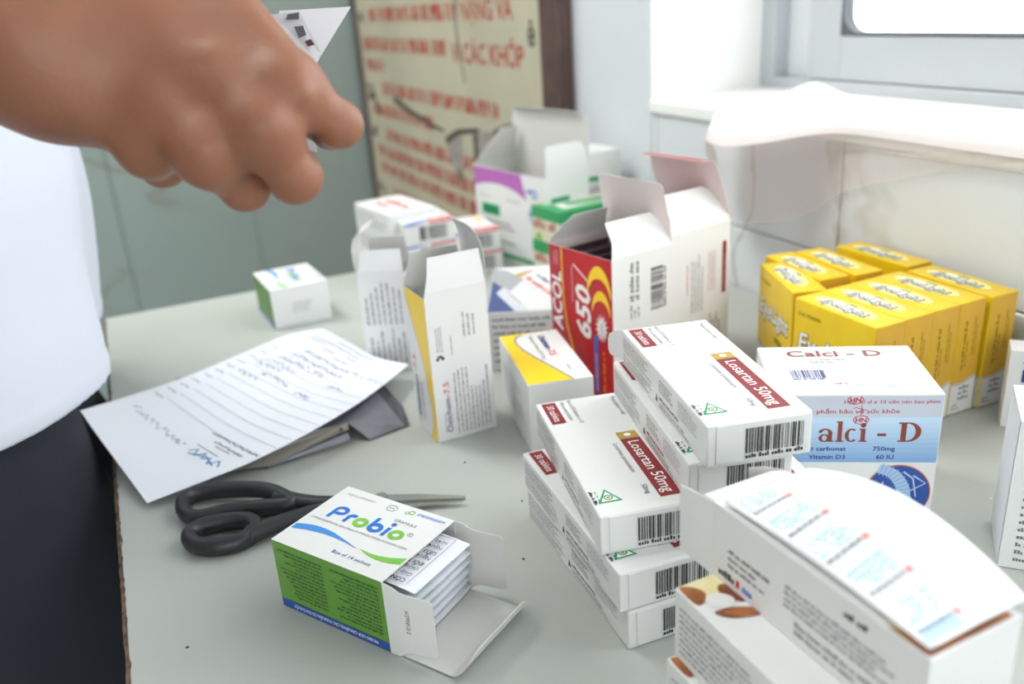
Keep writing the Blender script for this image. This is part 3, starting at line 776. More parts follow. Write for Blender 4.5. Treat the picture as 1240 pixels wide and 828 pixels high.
flap(ox, 'lid', (L, 0, H), (L, W, H), Zv, (1, 0, 0), [(0.012, 0.06, 0.0, 0.0), (0.010, 0.0, 0.0, 0.0), (0.009, -0.12, 0.001, 0.0), (0.008, -0.3, 0.003, 0.001), (0.005, -0.55, 0.006, 0.002), (0.005, -0.85, 0.008, 0.004), (0.009, -1.05, 0.010, 0.006)])
tag(place(ox, 0.1706, 0.5428, 0.0002, 0.046), 'tall open yellow and white tablet carton standing upright with its lid flap raised', 'carton')
FOIL = mat('blister_foil', '#c7c9cc', 0.32, 0.6, bump=(160, 0.2, 0.001))
def blister(name, Lh, Wd, m_, ink_=None, words=None):
    o_ = solid(name, 0, 0, 0, Wd, 0.0012, Lh, m_, None, 0.0004, 1); b_ = {}
    if words:
        p_ = Pr(b_, (Wd, 0, 0), (0, 0, 1), (-1, 0, 0), 3)
        for k, (tx, mk, hh) in enumerate(words): p_.text(mk, tx, Lh*0.64, Wd*(0.70-0.34*k), hh, None, 0.02)
        flush(b_, o_)
    bm = bmesh.new()
    for r_ in range(5):
        for c_ in range(2):
            mtx = Matrix.Translation((Wd*(0.28+0.44*c_), 0.0012, Lh*(0.12+0.19*r_))) @ Matrix.Diagonal((Wd*0.15, 0.0022, Lh*0.07, 1))
            bmesh.ops.create_uvsphere(bm, u_segments=10, v_segments=6, radius=1, matrix=mtx)
    bmobj('tablet_pocket', bm, m_, o_, True)
    return o_
bl = blister('blister_pack', 0.107, 0.033, FOIL, None, [('dxichem-7.5', NAVY, 0.005), ('Meloxicam', GREY, 0.0045), ('Tablets', NAVY, 0.003)])
tag(place(bl, 0.1706+0.006, 0.5428+0.013, 0.0012, 0.046), 'silver blister pack with violet lettering, nearest the front inside the tall yellow carton', 'blister pack')
bl.rotation_euler.x = -0.10
d = dup(bl, 0.1706+0.006, 0.5428+0.019, 0.0012, 0.046, 'silver blister pack behind the front one inside the tall yellow carton'); d.rotation_euler.x = -0.10
# neighbour: white open carton behind it
L, W, H = 0.0405, 0.0420, 0.088
oxb = open_carton('tablet_carton', L, W, H, 'z1')
b = {}; f = faces6(b, L, W, H, 51); u = f['front_up']
u.micro(GREY, 0.044, 0.004, 0.083, 0.038, 7, fill=0.4); u.micro(GREY, 0.004, 0.004, 0.040, 0.037, 7, fill=0.4)
flush(b, oxb)
flap(oxb, 'dust_flap', (0, 0, H), (L, 0, H), Zv, (0, -1, 0), [(0.004, 0.0, 0.001, 0.0005), (0.008, -0.25, 0.003, 0.001), (0.010, -0.3, 0.004, 0.002)])
flap(oxb, 'dust_flap', (L, W, H), (0, W, H), Zv, (0, 1, 0), [(0.004, -0.05, 0.001, 0.001), (0.008, -0.1, 0.002, 0.004), (0.012, -0.15, 0.003, 0.005)])
flap(oxb, 'lid', (0, W, H), (0, 0, H), Zv, (-1, 0, 0), [(0.012, 0.10, 0.0, 0.0), (0.012, 0.02, 0.0, 0.0), (0.008, -0.25, 0.0, 0.001), (0.006, -0.8, 0.001, 0.003), (0.008, -1.1, 0.004, 0.006)])
tag(place(oxb, 0.1640, 0.7020, 0.0002, -0.46), 'plain white open carton standing behind the tall yellow and white one', 'carton')
# lying yellow and white carton
L, W, H = 0.0467, 0.0974, 0.0536
oxl = carton('tablet_carton', L, W, H)
b = {}; f = faces6(b, L, W, H, 61); t = f['top']
e_ = [(0.0325, 0.0), (0.0229, 0.0283), (0.0160, 0.048), (0.0115, 0.064), (0.0097, 0.078), (0.0108, 0.087), (0.0150, 0.0925), (0.0230, 0.0955), (L-.0008, 0.0962)]
e_ = [tuple(q[:2]) for q in spline([(*q, 0) for q in e_], 4)]
t.put(YINK, [(0.0006, 0.0006), (0.0006, W-.0006), (L-.0006, W-.0006)]+e_, [tuple([0]+list(range(3, 3+len(e_)))[:1]+[])] if False else
      [(0, 3+i, 4+i) for i in range(len(e_)//2)]+[(0, 3+len(e_)//2, 1)]+[(1, 3+i, 4+i) for i in range(len(e_)//2, len(e_)-1)]+[(1, 2+len(e_), 2)], 1, 'yellow_panel')
t.stroke(NAVY, e_[:-6], 0.0010, None, 2, 'trim_line')
td = f['top_d']
td.text(NAVY, 'Oxichem', 0.0100, 0.0285, 0.0050, 0.0280, 0.03); td.text(RED, '-7.5', 0.0395, 0.0285, 0.0050, 0.0120, 0.03)
td.text(GREY, 'Meloxicam Tablets USP 7.5mg', 0.0085, 0.0215, 0.0030, 0.0480); td.micro(GREY, 0.072, 0.034, 0.088, 0.037, 1)
lf_ = Pr(b, (0, W, 0), (0, -1, 0), (0, 0, 1), 8); lf_.micro(LGREY, 0.012, 0.012, 0.080, 0.040, 7, fill=0.4)
flush(b, oxl)
tag(place(oxl, 0.2212, 0.4910, 0.0002, -0.215), 'yellow and white tablet carton lying flat beside the red carton', 'carton')
# grey, blue and white flat carton
L, W, H = 0.0585, 0.1300, 0.0532
gc = carton('medicine_carton', L, W, H, mat('pale_grey_card', (0.74, 0.73, 0.72), 0.4))
b = {}; f = faces6(b, L, W, H, 71); t = f['top']
t.rect(WHITE, 0.0007, 0.0007, L-.0007, W-.0007, 0, 'white_panel')
t.poly(mat('slate_blue_ink', '#44578c', 0.4), [(0.0007, 0.0007), (0.0242, 0.0007), (0.006, 0.051), (0.0112, 0.067), (0.0007, 0.088)], 1)
t.poly(mat('mid_grey_ink', '#a7abad', 0.4), [(0.0007, 0.089), (0.0007, W-.001), (0.0150, 0.117), (0.0300, 0.0879), (0.0185, 0.0544), (0.0112, 0.067)], 1)
t.poly(mat('pale_blue_grey_ink', '#d3d6dc', 0.4), [(0.0245, 0.0007), (0.036, 0.0007), (0.0185, 0.0544), (0.0112, 0.067), (0.006, 0.051)], 2)
t.poly(GOLD, [(0.0200, 0.105), (0.037, 0.117), (0.040, 0.112), (0.034, 0.108), (0.0300, 0.099), (0.0260, 0.095)], 2, 'gold_crest')
ang = math.atan2(0.030-0.0937, 0.0574-0.0306)
q = t.sub(0.0335, 0.094, ang); q.micro(RED, 0, -0.003, 0.066, 0.0035, 1, 3, 'lettering', 0.95, 0); q.micro(GREY, 0.0, -0.0085, 0.045, -0.0065, 1)
q = t.sub(0.0420, 0.099, ang); q.micro(NAVY, 0, -0.001, 0.030, 0.005, 1, 3, 'lettering', 0.95, 0)
q = t.sub(0.0175, 0.052, ang); q.micro(GREY, 0, -0.003, 0.045, 0.000, 1)
f['front'].micro(GREY, 0.004, 0.006, L-.004, 0.050, 7, fill=0.45)
flush(b, gc)
tag(place(gc, 0.2562, 0.6435, 0.0002, -0.462), 'flat white, grey and slate-blue carton behind the lying yellow one', 'carton')
# ---------------------------------------------------------------- red cartons
REDC = mat('red_card', '#c4161e', 0.33, var=(18, '#a8121b')); DKRED = mat('dark_red_card', '#9c1820', 0.35)
L, W, H = 0.0615, 0.0754, 0.116
ac = open_carton('pill_carton', L, W, H, 'z1', WHITE, PINKIN, {'x0': REDC, 'x1': REDC})
b = {}; f = faces6(b, L, W, H, 81); u = f['left_up']         # a = height, b = y
u.poly(mat('crimson_ink', '#b02a3a', 0.35), [(0.0008, W-.0008), (H-.0008, W-.0008), (H-.0008, 0.0600), (0.080, 0.0590), (0.050, 0.0560), (0.020, 0.0450), (0.0008, 0.036)], 1)
e_ = [(0.0005, 0.036), (0.020, 0.0450), (0.0355, 0.0500), (0.050, 0.0550), (0.070, 0.0582), (0.090, 0.0592), (H-.0005, 0.0592)]
e_ = [tuple(q[:2]) for q in spline([(*q, 0) for q in e_], 4)]
u.stroke(ORANGE, e_, 0.0022, None, 2, 'trim_line'); u.stroke(YINK, [(a, c-.0006) for a, c in e_], 0.0009, None, 3, 'trim_line')
u.text(WINK, 'ACOL', 0.0450, 0.0612, 0.0112, 0.0500, 0.02, 0.15); u.micro(mat('pale_pink_ink', '#e3a6ac', 0.4), 0.100, 0.0635, 0.113, 0.0705, 3)
u.text(WINK, '650', 0.0470, 0.0262, 0.0160, 0.0430, 0.03, 0.2); u.stroke(WINK, [(0.0925, 0.0245), (0.1050, 0.0450)], 0.0012, None, 2, 'lettering')
u.micro(WINK, 0.074, 0.0462, 0.106, 0.0478, 1)
def crescent(cx, cy, R, k, m_):
    n = 18; P = []
    for i in range(n+1):
        an = math.radians(-78+156*i/n); P.append((cx+R*math.cos(an), cy+R*0.55*math.sin(an)))
    for i in range(n+1):
        an = math.radians(78-156*i/n); P.append((cx+k*R*math.cos(an)-R*0.10, cy+R*0.55*math.sin(an)*0.95))
    N = n+1; u.put(m_, P, [(i, i+1, 2*N-2-i, 2*N-1-i) for i in range(n)], 2, 'crescent')
crescent(0.083, 0.0150, 0.026, 0.72, YINK); crescent(0.070, 0.0130, 0.020, 0.70, YINK)
P = []
for i in range(28):
    an = 2*math.pi*i/28; R = 0.0120 if i % 2 == 0 else 0.0068
    P.append((0.060+R*math.cos(an), 0.0128+R*0.62*math.sin(an)))
u.put(WINK, P+[(0.060, 0.0128)], [(i, (i+1) % 28, 28) for i in range(28)], 3, 'starburst'); u.micro(GREY, 0.053, 0.0108, 0.067, 0.0145, 2, 4)
u.rect(BLUE, 0.0035, 0.0178, 0.0520, 0.0222, 2); u.micro(WINK, 0.006, 0.0190, 0.050, 0.0212, 1, 3)
u.micro(ORANGE, 0.0060, 0.0095, 0.0425, 0.0130, 1, 3, 'lettering', 0.9, 0)
v = f['front_up']
v.micro(GREY, 0.080, L-0.0275, 0.111, L-0.0165, 2, fill=0.7, rag=0); v.micro(GREY, 0.066, L-0.0275, 0.077, L-0.0165, 3, fill=0.5); v.bars(BLACK, 0.0680, L-0.0545, 0.1025, L-0.0390)
flush(b, ac)
flap(ac, 'lid', (L, 0, H), (L, W, H), Zv, (1, 0, 0), [(0.012, -0.16, 0, 0), (0.012, -0.19, 0, 0), (0.012, -0.22, 0, 0.001), (0.010, -0.25, 0.0005, 0.002), (0.003, -0.3, 0.0025, 0.005)], (REDC, PINKIN))
flap(ac, 'dust_flap', (0, 0, H), (L, 0, H), Zv, (0, -1, 0), [(0.004, -0.2, 0.0015, 0.0), (0.009, -0.62, 0.006, 0.0), (0.009, -0.75, 0.008, 0.002), (0.008, -0.8, 0.010, 0.006)])
flap(ac, 'dust_flap', (L, W, H), (0, W, H), Zv, (0, 1, 0), [(0.004, -0.3, 0.002, 0.001), (0.010, -0.55, 0.006, 0.008), (0.012, -0.65, 0.010, 0.016)])
tag(place(ac, 0.3117, 0.5290, 0.0002, 0.184), 'open red and white pill carton with 650 in large white figures', 'carton')
DKB = mat('dark_blister', '#5a4650', 0.35, 0.35)
for i in range(5):
    o_ = blister('blister_pack', 0.107, 0.050, DKB)
    y_ = 0.012+0.012*i; x_ = 0.0055
    c_, s_ = math.cos(0.184), math.sin(0.184)
    place(o_, 0.3117+c_*x_-s_*y_, 0.5290+s_*x_+c_*y_, 0.003+0.0015*(i % 3), 0.184); o_.rotation_euler.x = -0.06
    tag(o_, 'dark plum blister pack, '+('nearest the front', 'second from the front', 'third from the front', 'fourth from the front', 'rearmost')[i]+' inside the open red 650 carton', 'blister pack', 'blister packs in the red carton')
lfl = solid('leaflet', 0, 0, 0, 0.045, 0.0006, 0.100, mat('grey_leaflet', '#8f8a8e', 0.7, var=(140, '#6f6a70')))
c_, s_ = math.cos(0.184), math.sin(0.184); place(lfl, 0.3117+c_*0.008-s_*0.069, 0.5290+s_*0.008+c_*0.069, 0.008, 0.184); lfl.rotation_euler.x = 0.02
tag(lfl, 'grey printed leaflet tucked behind the dark blister packs in the red 650 carton', 'leaflet')
L, W, H = 0.0700, 0.0754, 0.120
rc = open_carton('pill_carton', L, W, H, 'z1', WHITE, PINKIN, {'x0': DKRED, 'x1': DKRED})
b = {}; f = faces6(b, L, W, H, 91); v = f['front_up']
v.rect(MAROON, 0.0600, L-0.0660, 0.1040, L-0.0610, 1); v.micro(mat('pale_pink_ink', '#e3a6ac', 0.4), 0.063, L-0.0648, 0.101, L-0.0622, 1)
v.micro(GREY, 0.051, L-0.0385, 0.107, L-0.0230, 4, fill=0.4); v.micro(RED, 0.068, L-0.0205, 0.106, L-0.0180, 1)
pk = mat('pink_line_ink', '#c9868a', 0.4)
for (a0, b0, a1, b1) in ((0.066, 0.0440, 0.098, 0.0444), (0.066, 0.0520, 0.098, 0.0524), (0.066, 0.0440, 0.0664, 0.0524), (0.0976, 0.0440, 0.098, 0.0524)): v.rect(pk, a0, L-b1, a1, L-b0, 2, 'outlined_note')
v.micro(pk, 0.068, L-0.0510, 0.096, L-0.0455, 2)
v.micro(GREY, 0.020, L-0.060, 0.046, L-0.045, 4)
flush(b, rc)
flap(rc, 'lid', (L, 0, H), (L, W, H), Zv, (1, 0, 0), [(0.014, -0.30, 0, 0), (0.014, -0.34, 0, 0), (0.014, -0.38, 0.0005, 0.001), (0.010, -0.42, 0.001, 0.003), (0.003, -0.8, 0.0015, 0.004), (0.012, -1.5, 0.003, 0.006)], (DKRED, PINKIN))
flap(rc, 'dust_flap', (0, 0, H), (L, 0, H), Zv, (0, -1, 0), [(0.004, -0.2, 0.0015, 0.0), (0.010, -0.55, 0.006, 0.001), (0.012, -0.7, 0.008, 0.004), (0.008, -0.75, 0.010, 0.014)])
tag(place(rc, 0.3736, 0.5448, 0.0002, 0.21), 'white and dark red open carton with raised lid behind the 650 carton', 'carton')
# ---------------------------------------------------------------- yellow eye-vitamin cartons
L, W, H = 0.0257, 0.0757, 0.0855
PALEY = mat('pale_yellow_ink', '#f8ee9a', 0.4); OCH = mat('ochre_ink', '#6b5a12', 0.5); GLOW = mat('white_glow_ink', '#fbf9e6', 0.4)
def make_eye():
    o = carton('vitamin_carton', L, W, H, YELLOW, 0.0008); b = {}; f = faces6(b, L, W, H, 101)
    low = WHITE; g2 = mat('grey_wave_ink', '#c5c6c2', 0.4)
    f['front'].rect(mat('ochre_yellow_ink', '#dfb02c', 0.36, var=(30, '#d9a43a')), 0.0007, 0.0007, L-.0007, H-.0012, 0, 'ochre_panel')
    f['front'].poly(g2, [(0.0008, 0.0008), (L-.0008, 0.0008), (L-.0008, 0.0290), (0.012, 0.0245), (0.0008, 0.0245)], 1, 'grey_wave')
    f['front'].poly(low, [(0.0008, 0.0008), (L-.0008, 0.0008), (L-.0008, 0.0262), (0.012, 0.0225), (0.0008, 0.0228)], 2, 'white_base')
    l = f['left']
    l.poly(g2, [(0.0008, 0.0008), (W-.0008, 0.0008), (W-.0008, 0.0245), (0.05, 0.0190), (0.025, 0.0170), (0.0008, 0.0225)], 1, 'grey_wave')
    l.poly(low, [(0.0008, 0.0008), (W-.0008, 0.0008), (W-.0008, 0.0228), (0.05, 0.0170), (0.025, 0.0148), (0.0008, 0.0200)], 2, 'white_base')
    u = f['front_up']
    u.micro(OCH, 0.034, L-0.0100, 0.076, L-0.0070, 1, fill=0.75, rag=0.1); u.micro(OCH, 0.044, L-0.0205, 0.074, L-0.0160, 2, fill=0.5)
    u.micro(OCH, 0.036, L-0.0125, 0.060, L-0.0108, 1, fill=0.7)
    f['front'].micro(GREY, 0.009, 0.0100, 0.0195, 0.0225, 3, 3, fill=0.7, rag=0.1); f['front'].micro(GREY, 0.004, 0.0030, 0.0120, 0.0085, 2, 3)
    l.text(OCH, 'DHG PHARMA', 0.005, 0.0735, 0.0030, 0.0220)
    l.text(mat('shadow_grey_ink', '#6f6c62', 0.5), 'EyeLight', 0.0055, 0.0470, 0.0135, 0.0640, 0.050, 0.1, 2)
    l.text(WINK, 'EyeLight', 0.0064, 0.0478, 0.0132, 0.0625, 0.012, 0.1, 4)
    l.text(OCH, 'vita', 0.040, 0.0330, 0.0065, 0.0165, 0.02)
    t = f['top_d']
    t.ell(PALEY, 0.036, 0.0120, 0.028, 0.0088, 1, 'pale_glow'); t.ell(GLOW, 0.030, 0.0120, 0.017, 0.0055, 2, 'pale_glow')
    t.text(mat('shadow_grey_ink', '#6f6c62', 0.5), 'EyeLight', 0.0150, 0.0075, 0.0075, 0.0430, 0.085, 0.1, 3); t.text(WINK, 'EyeLight', 0.0158, 0.0080, 0.0070, 0.0410, 0.0, 0.1, 5)
    t.text(DGREEN, 'vita', 0.030, 0.0175, 0.0030, 0.0110, 0.03)
    flush(b, o)
    solid('tuck_edge', 0.001, -0.0005, H-0.0010, L-.001, 0.0005, H+0.0003, YELLOW, o, 0.0002, 1)
    return tag(o, 'x', 'carton', 'yellow eye vitamin cartons')
ey = make_eye()
stacked(ey, [
    (0.4224, 0.3835, 0.0002, 0.000, 'yellow vitamin carton leftmost of the front row, its whole broad side showing'),
    (0.4484, 0.3842, 0.0002, 0.004, 'second yellow vitamin carton from the left in the front row'),
    (0.4744, 0.3848, 0.0002, 0.000, 'third yellow vitamin carton from the left in the front row'),
    (0.5004, 0.3852, 0.0002, -0.003, 'fourth yellow vitamin carton from the left in the front row'),
    (0.5285, 0.3829, 0.0002, -0.035, 'yellow vitamin carton at the right end of the front row, slightly apart'),
    (0.4282, 0.4675, 0.0002, -0.379, 'yellow vitamin carton turned askew at the left of the group, its name fully readable'),
    (0.4640, 0.4780, 0.0002, -0.130, 'yellow vitamin carton in the back row next to the askew one'),
    (0.4930, 0.4720, 0.0002, -0.100, 'middle yellow vitamin carton of the back row'),
    (0.5387, 0.4640, 0.0002, 0.004, 'yellow vitamin carton in the back row against the tiled wall')])
# ---------------------------------------------------------------- calcium carton
L, W, H = 0.0910, 0.0705, 0.0830
cc = carton('supplement_carton', L, W, H)
b = {}; f = faces6(b, L, W, H, 111); p = f['front']
p.rect(mat('lilac_grey_ink', '#c3cad6', 0.4), 0.0007, 0.0690, L-.0007, H-.0006, 1)
def grad(pr, a0, b0, a1, b1, c0, c1, n, part='blue_panel'):
    A0, A1 = lin(c0), lin(c1)
    for i in range(n):
        k = (i+0.5)/n; c = tuple(A0[j]+(A1[j]-A0[j])*k for j in range(3))
        m_ = mat('gradient_ink_%s_%s_%d' % (c0[1:], c1[1:], i), c, 0.4)
        pr.rect(m_, a0, b0+(b1-b0)*i/n, a1, b0+(b1-b0)*(i+1)/n, 1, part)
grad(p, 0.0007, 0.0405, L-.0007, 0.0690, '#7fa9d6', '#c3dcef', 9)
def serif_bold(pr, m_, t, a, b_, h, w_, serif=('l', 'i', 'D')):
    pr.text(m_, t, a, b_, h, w_, 0.03)
pr_ = p
# heavy serif wordmark: stems with slabs, bowls with thick and thin sides
def bowl(cx, cy, rx, ry, t, thin, a0=0, a1=360):
    n = 30; P = []
    for i in range(n+1):
        an = math.radians(a0+(a1-a0)*i/n)
        P += [(cx+rx*math.cos(an), cy+ry*math.sin(an)), (cx+(rx-t)*math.cos(an), cy+(ry-thin)*math.sin(an))]
    p.put(BROWN, P, [(2*i, 2*i+2, 2*i+3, 2*i+1) for i in range(n)], 3, 'lettering')
def stem(x, y0, y1, t, foot=True, head=True):
    p.rect(BROWN, x, y0, x+t, y1, 3, 'lettering')
    if foot: p.rect(BROWN, x-t*0.45, y0, x+t*1.45, y0+0.0008, 3, 'lettering')
    if head: p.poly(BROWN, [(x-t*0.45, y1-.0008), (x+t*0.2, y1-.0008), (x+t*0.2, y1), (x-t*0.3, y1)], 3, 'lettering')
yb, xh, ch = 0.0537, 0.0083, 0.0122
bowl(0.0165, yb+ch/2, 0.0068, ch/2+.0002, 0.0028, 0.0009, 45, 318); stem(0.0205, yb+ch*0.62, yb+ch, 0.0008, False, False)     # C
bowl(0.0287, yb+0.0024, 0.0032, 0.0025, 0.0018, 0.0007); stem(0.0306, yb, yb+xh*0.72, 0.0023, False, False)                      # a
bowl(0.0290, yb+xh-0.0030, 0.0040, 0.0031, 0.0022, 0.0009, 5, 170); p.rect(BROWN, 0.0306, yb, 0.0338, yb+.0008, 3, 'lettering')
stem(0.0357, yb, yb+ch+.0008, 0.0024)                                                                                        # l
bowl(0.0433, yb+xh/2, 0.0036, xh/2+.0001, 0.0021, 0.0008, 50, 315)                                                           # c
stem(0.0483, yb, yb+xh, 0.0024); p.ell(BROWN, 0.0494, yb+xh+0.0022, 0.0015, 0.0015, 3, 'lettering')                          # i
p.rect(BROWN, 0.0572, yb+0.0036, 0.0619, yb+0.0053, 3, 'lettering')                                                          # -
stem(0.0697, yb, yb+ch, 0.0029, True, False); p.rect(BROWN, 0.0682, yb+ch-.0008, 0.074, yb+ch, 3, 'lettering'); p.rect(BROWN, 0.0682, yb, 0.074, yb+.0008, 3, 'lettering')
bowl(0.0735, yb+ch/2, 0.0070, ch/2, 0.0030, 0.0009, -90, 90)                                                                 # D
p.text(NAVY, 'Calci carbonat', 0.0140, 0.0480, 0.0026, 0.0270, 0.02); p.text(NAVY, '750mg', 0.0555, 0.0480, 0.0026, 0.0120, 0.02)
p.text(NAVY, 'Vitamin D3', 0.0208, 0.0427, 0.0026, 0.0200, 0.02); p.text(NAVY, '60 IU', 0.0577, 0.0427, 0.0026, 0.0095, 0.02)
dr = mat('dull_red_ink', '#b0485a', 0.4)
p.text(dr, 'Hộp 10 vỉ x 10 viên nén bao phim', 0.0380, 0.0776, 0.0021, 0.0505, 0.015); p.text(dr, 'Thực phẩm bảo vệ sức khỏe', 0.0120, 0.0716, 0.0024, 0.0560, 0.015)
# round picture of a spine
p.ell(ORANGE, 0.0712, 0.0205, 0.0182, 0.0185, 1, 'round_picture', 40); p.ell(mat('picture_blue', '#2a4fa0', 0.4), 0.0712, 0.0205, 0.0176, 0.0179, 2, 'round_picture', 40)
sp_ = [(0.0600, 0.0365), (0.0680, 0.0330), (0.0735, 0.0250), (0.0755, 0.0160), (0.0800, 0.0070)]
sp_ = [tuple(q[:2]) for q in spline([(*q, 0) for q in sp_], 8)]
p.stroke(mat('bone_blue', '#a9c6e6', 0.4), sp_, 0.0055, 0.0085, 3, 'round_picture')
for i in range(2, len(sp_)-1, 2):
    a_, c_ = sp_[i], sp_[i+1]; dx, dy = c_[0]-a_[0], c_[1]-a_[1]; l_ = math.hypot(dx, dy); nx, ny = -dy/l_, dx/l_
    p.stroke(mat('bone_shade', '#8db0da', 0.4), [(a_[0]-nx*.004, a_[1]-ny*.004), (a_[0]+nx*.004, a_[1]+ny*.004)], 0.0007, None, 4, 'round_picture')
for q_ in ([(0.0735, 0.0345), (0.0790, 0.0300), (0.0815, 0.0180)], [(0.0790, 0.0320), (0.0860, 0.0270), (0.0780, 0.0220)], [(0.058, 0.012), (0.061, 0.022), (0.063, 0.028)], [(0.064, 0.010), (0.066, 0.018), (0.069, 0.021)]):
    p.stroke(mat('bone_blue', '#a9c6e6', 0.4), q_, 0.0012, 0.0008, 3, 'round_picture')
p.rect(mat('lilac_grey_ink', '#c3cad6', 0.4), 0.0007, 0.0007, 0.080, 0.0035, 1); p.micro(NAVY, 0.030, 0.021, 0.0500, 0.026, 1)
t = f['top']
t.text(BROWN, 'Calci - D', 0.0160, 0.0545, 0.0085, 0.0560, 0.02)
t.micro(GREY, 0.027, 0.066, 0.075, 0.068, 1); t.micro(GREY, 0.028, 0.044, 0.050, 0.051, 2); t.bars(NAVY, 0.0140, 0.0205, 0.0330, 0.0340)
t.poly(mat('pale_cyan_ink', '#cfe9f3', 0.4), [(0.0008, 0.0500), (0.010, 0.0500), (0.014, 0.0697), (0.0008, 0.0697)], 1, 'cyan_corner')
t.poly(SKYB, [(0.062, 0.009), (0.070, 0.009), (0.066, 0.013)], 1, 'logo'); t.poly(SKYB, [(0.047, 0.012), (0.052, 0.012), (0.050, 0.015)], 1, 'logo'); t.micro(dr, 0.036, 0.013, 0.044, 0.017, 1)
st = mat('stamp_red_ink', '#c22a35', 0.4)
for (a_, c_) in ((0.0440, 0.0800), (0.0478, 0.0675)):
    p.ring(st, a_, c_, 0.0046, 0.0030, 0.0005, 3, 'ink_stamp', 8); p.text(st, 'HN', a_-.003, c_-.0014, 0.0027, 0.006, 0.03, 0, 3, 'ink_stamp')
p.stroke(st, [(0.043, 0.0745), (0.0445, 0.0752), (0.0505, 0.0735)], 0.0004, None, 3, 'ink_stamp'); p.stroke(st, [(0.0475, 0.077), (0.0480, 0.0715)], 0.0004, None, 3, 'ink_stamp')
flush(b, cc)
solid('lid_edge', 0.0010, -0.0005, H-0.0009, L-.001, 0.0006, H+0.0004, WHITE, cc, 0.0002, 1)
tag(place(cc, 0.3062, 0.3449, 0.0002, -0.556), 'pale blue and white calcium carton with a round spine picture and red stamps', 'carton')

# ---------------------------------------------------------------- white cartons at the far end
def make_white(L, W, H, seed, m=WHITE):
    o = carton('medicine_carton', L, W, H, m); b = {}; f = faces6(b, L, W, H, seed)
    return o, b, f
L, W, H = 0.0600, 0.0950, 0.0280
o, b, f = make_white(L, W, H, 120)
td = f['top_d']; td.micro(RED, 0.020, 0.030, 0.080, 0.040, 1, 2, 'lettering', 0.95, 0); td.micro(RED, 0.024, 0.016, 0.050, 0.024, 1, 2, 'lettering', 0.95, 0)
f['left'].micro(LGREY, 0.008, 0.006, W-.008, H-.005, 3, fill=0.45)
flush(b, o); tag(o, 'x', 'carton', 'white cartons with small red print')
stacked(o, [(0.2584, 0.9180, 0.0572, 0.137, 'white carton with red print on its lid, top of the far left pile'),
            (0.2590, 0.9190, 0.0287, 0.137, 'white carton in the middle of the far left pile'),
            (0.2580, 0.9170, 0.0002, 0.137, 'white carton at the bottom of the far left pile')])
L, W, H = 0.0600, 0.0760, 0.0250
o, b, f = make_white(L, W, H, 130)
t = f['top']; t.poly(BLUE, [(0.0007, 0.0007), (0.027, 0.0007), (0.029, 0.008), (0.012, 0.006)], 1); t.rect(RED, 0.029, 0.0007, L-.0007, 0.0110, 1); t.micro(WINK, 0.034, 0.003, 0.055, 0.008, 1, 2, 'lettering', .9, 0)
t.micro(YINK, 0.048, 0.012, 0.056, 0.070, 2, 2, 'lettering', .7, 0)
p = f['front']; p.bars(BLACK, 0.018, 0.004, 0.050, 0.020, digits=False); p.poly(BLUE, [(0.0007, H-.0007), (0.027, H-.0007), (0.010, H-.0030), (0.0007, H-.0025)], 1)
p.rect(RED, 0.030, H-.0028, L-.0007, H-.0007, 1)
flush(b, o); tag(o, 'x', 'carton', 'white cartons with a blue and red top edge')
stacked(o, [(0.2688, 0.9000, 0.0515, -0.013, 'white carton with blue and red edge and a barcode, top of the far middle pile'),
            (0.2690, 0.9010, 0.0260, -0.013, 'white carton second in the far middle pile, under the barcoded one'),
            (0.2690, 0.9000, 0.0005, -0.013, 'white carton at the base of the far middle pile'),
            (0.3300, 0.9200, 0.0258, -0.073, 'white carton with a red corner on top of the low pair by the purple carton'),
            (0.3310, 0.9190, 0.0003, -0.073, 'lower white carton of the low pair by the purple carton')])
for c in [o]: pass
# purple banded open carton
L, W, H = 0.1494, 0.0626, 0.1079
pc = open_carton('medicine_carton', L, W, H, 'z1', WHITE, INNER)
def purple_print(f, L, H):
    p = f['front']
    top_ = [(0.0006, H-.0006), (0.100, H-.0006), (0.110, H-0.030)]
    cur = [tuple(q[:2]) for q in spline([(q[0], q[1], 0) for q in [(0.110, H-0.030), (0.085, H-0.0215), (0.055, H-0.0175), (0.025, H-0.019), (0.0006, H-0.024)]], 5)]
    p.put(PURPLE, top_+cur, [(0, 1, 3+len(cur)//2)]+[(1, 2, 3+k, ) if False else (1, 3+k, 4+k) for k in range(len(cur)//2)]+[(0, 3+k, 4+k) for k in range(len(cur)//2, len(cur)-1)], 1, 'purple_band')
    p.rect(GREEN, 0.014, 0.050, 0.052, 0.0635, 1, 'name_panel'); p.micro(DGREEN, 0.019, 0.0535, 0.048, 0.0600, 1, 2, 'lettering', 0.95, 0)
    p.micro(GREY, 0.012, 0.0715, 0.040, 0.0745, 1); p.micro(GREY, 0.066, 0.0715, 0.105, 0.0745, 1)
    p.micro(GREY, 0.018, 0.034, 0.110, 0.0450, 2, fill=0.6); p.micro(GREY, 0.040, 0.016, 0.090, 0.022, 1); p.micro(GREEN, 0.016, 0.0085, 0.060, 0.0125, 1)
    p.rect(GREEN, 0.0006, 0.0006, L-.0006, 0.0055, 1); p.ring(BLUE, 0.126, H-0.021, 0.006, 0.005, 0.002, 1); p.micro(BLUE, 0.110, H-.021, 0.124, H-.015, 1, 2, 'logo', .8, 0)
    p.poly(BLUE, [(0.113, 0.068), (0.128, 0.055), (0.117, 0.052)], 1)
    r = f['right']; r.rect(GREEN, 0.006, H-.030, 0.033, H-.0235, 1, 'name_panel'); r.micro(GREY, 0.006, H-.052, 0.055, H-.036, 3, fill=.5); r.rect(GREEN, 0.0006, 0.0006, 0.062, 0.0055, 1)
b = {}; f = faces6(b, L, W, H, 140); purple_print(f, L, H); flush(b, pc)
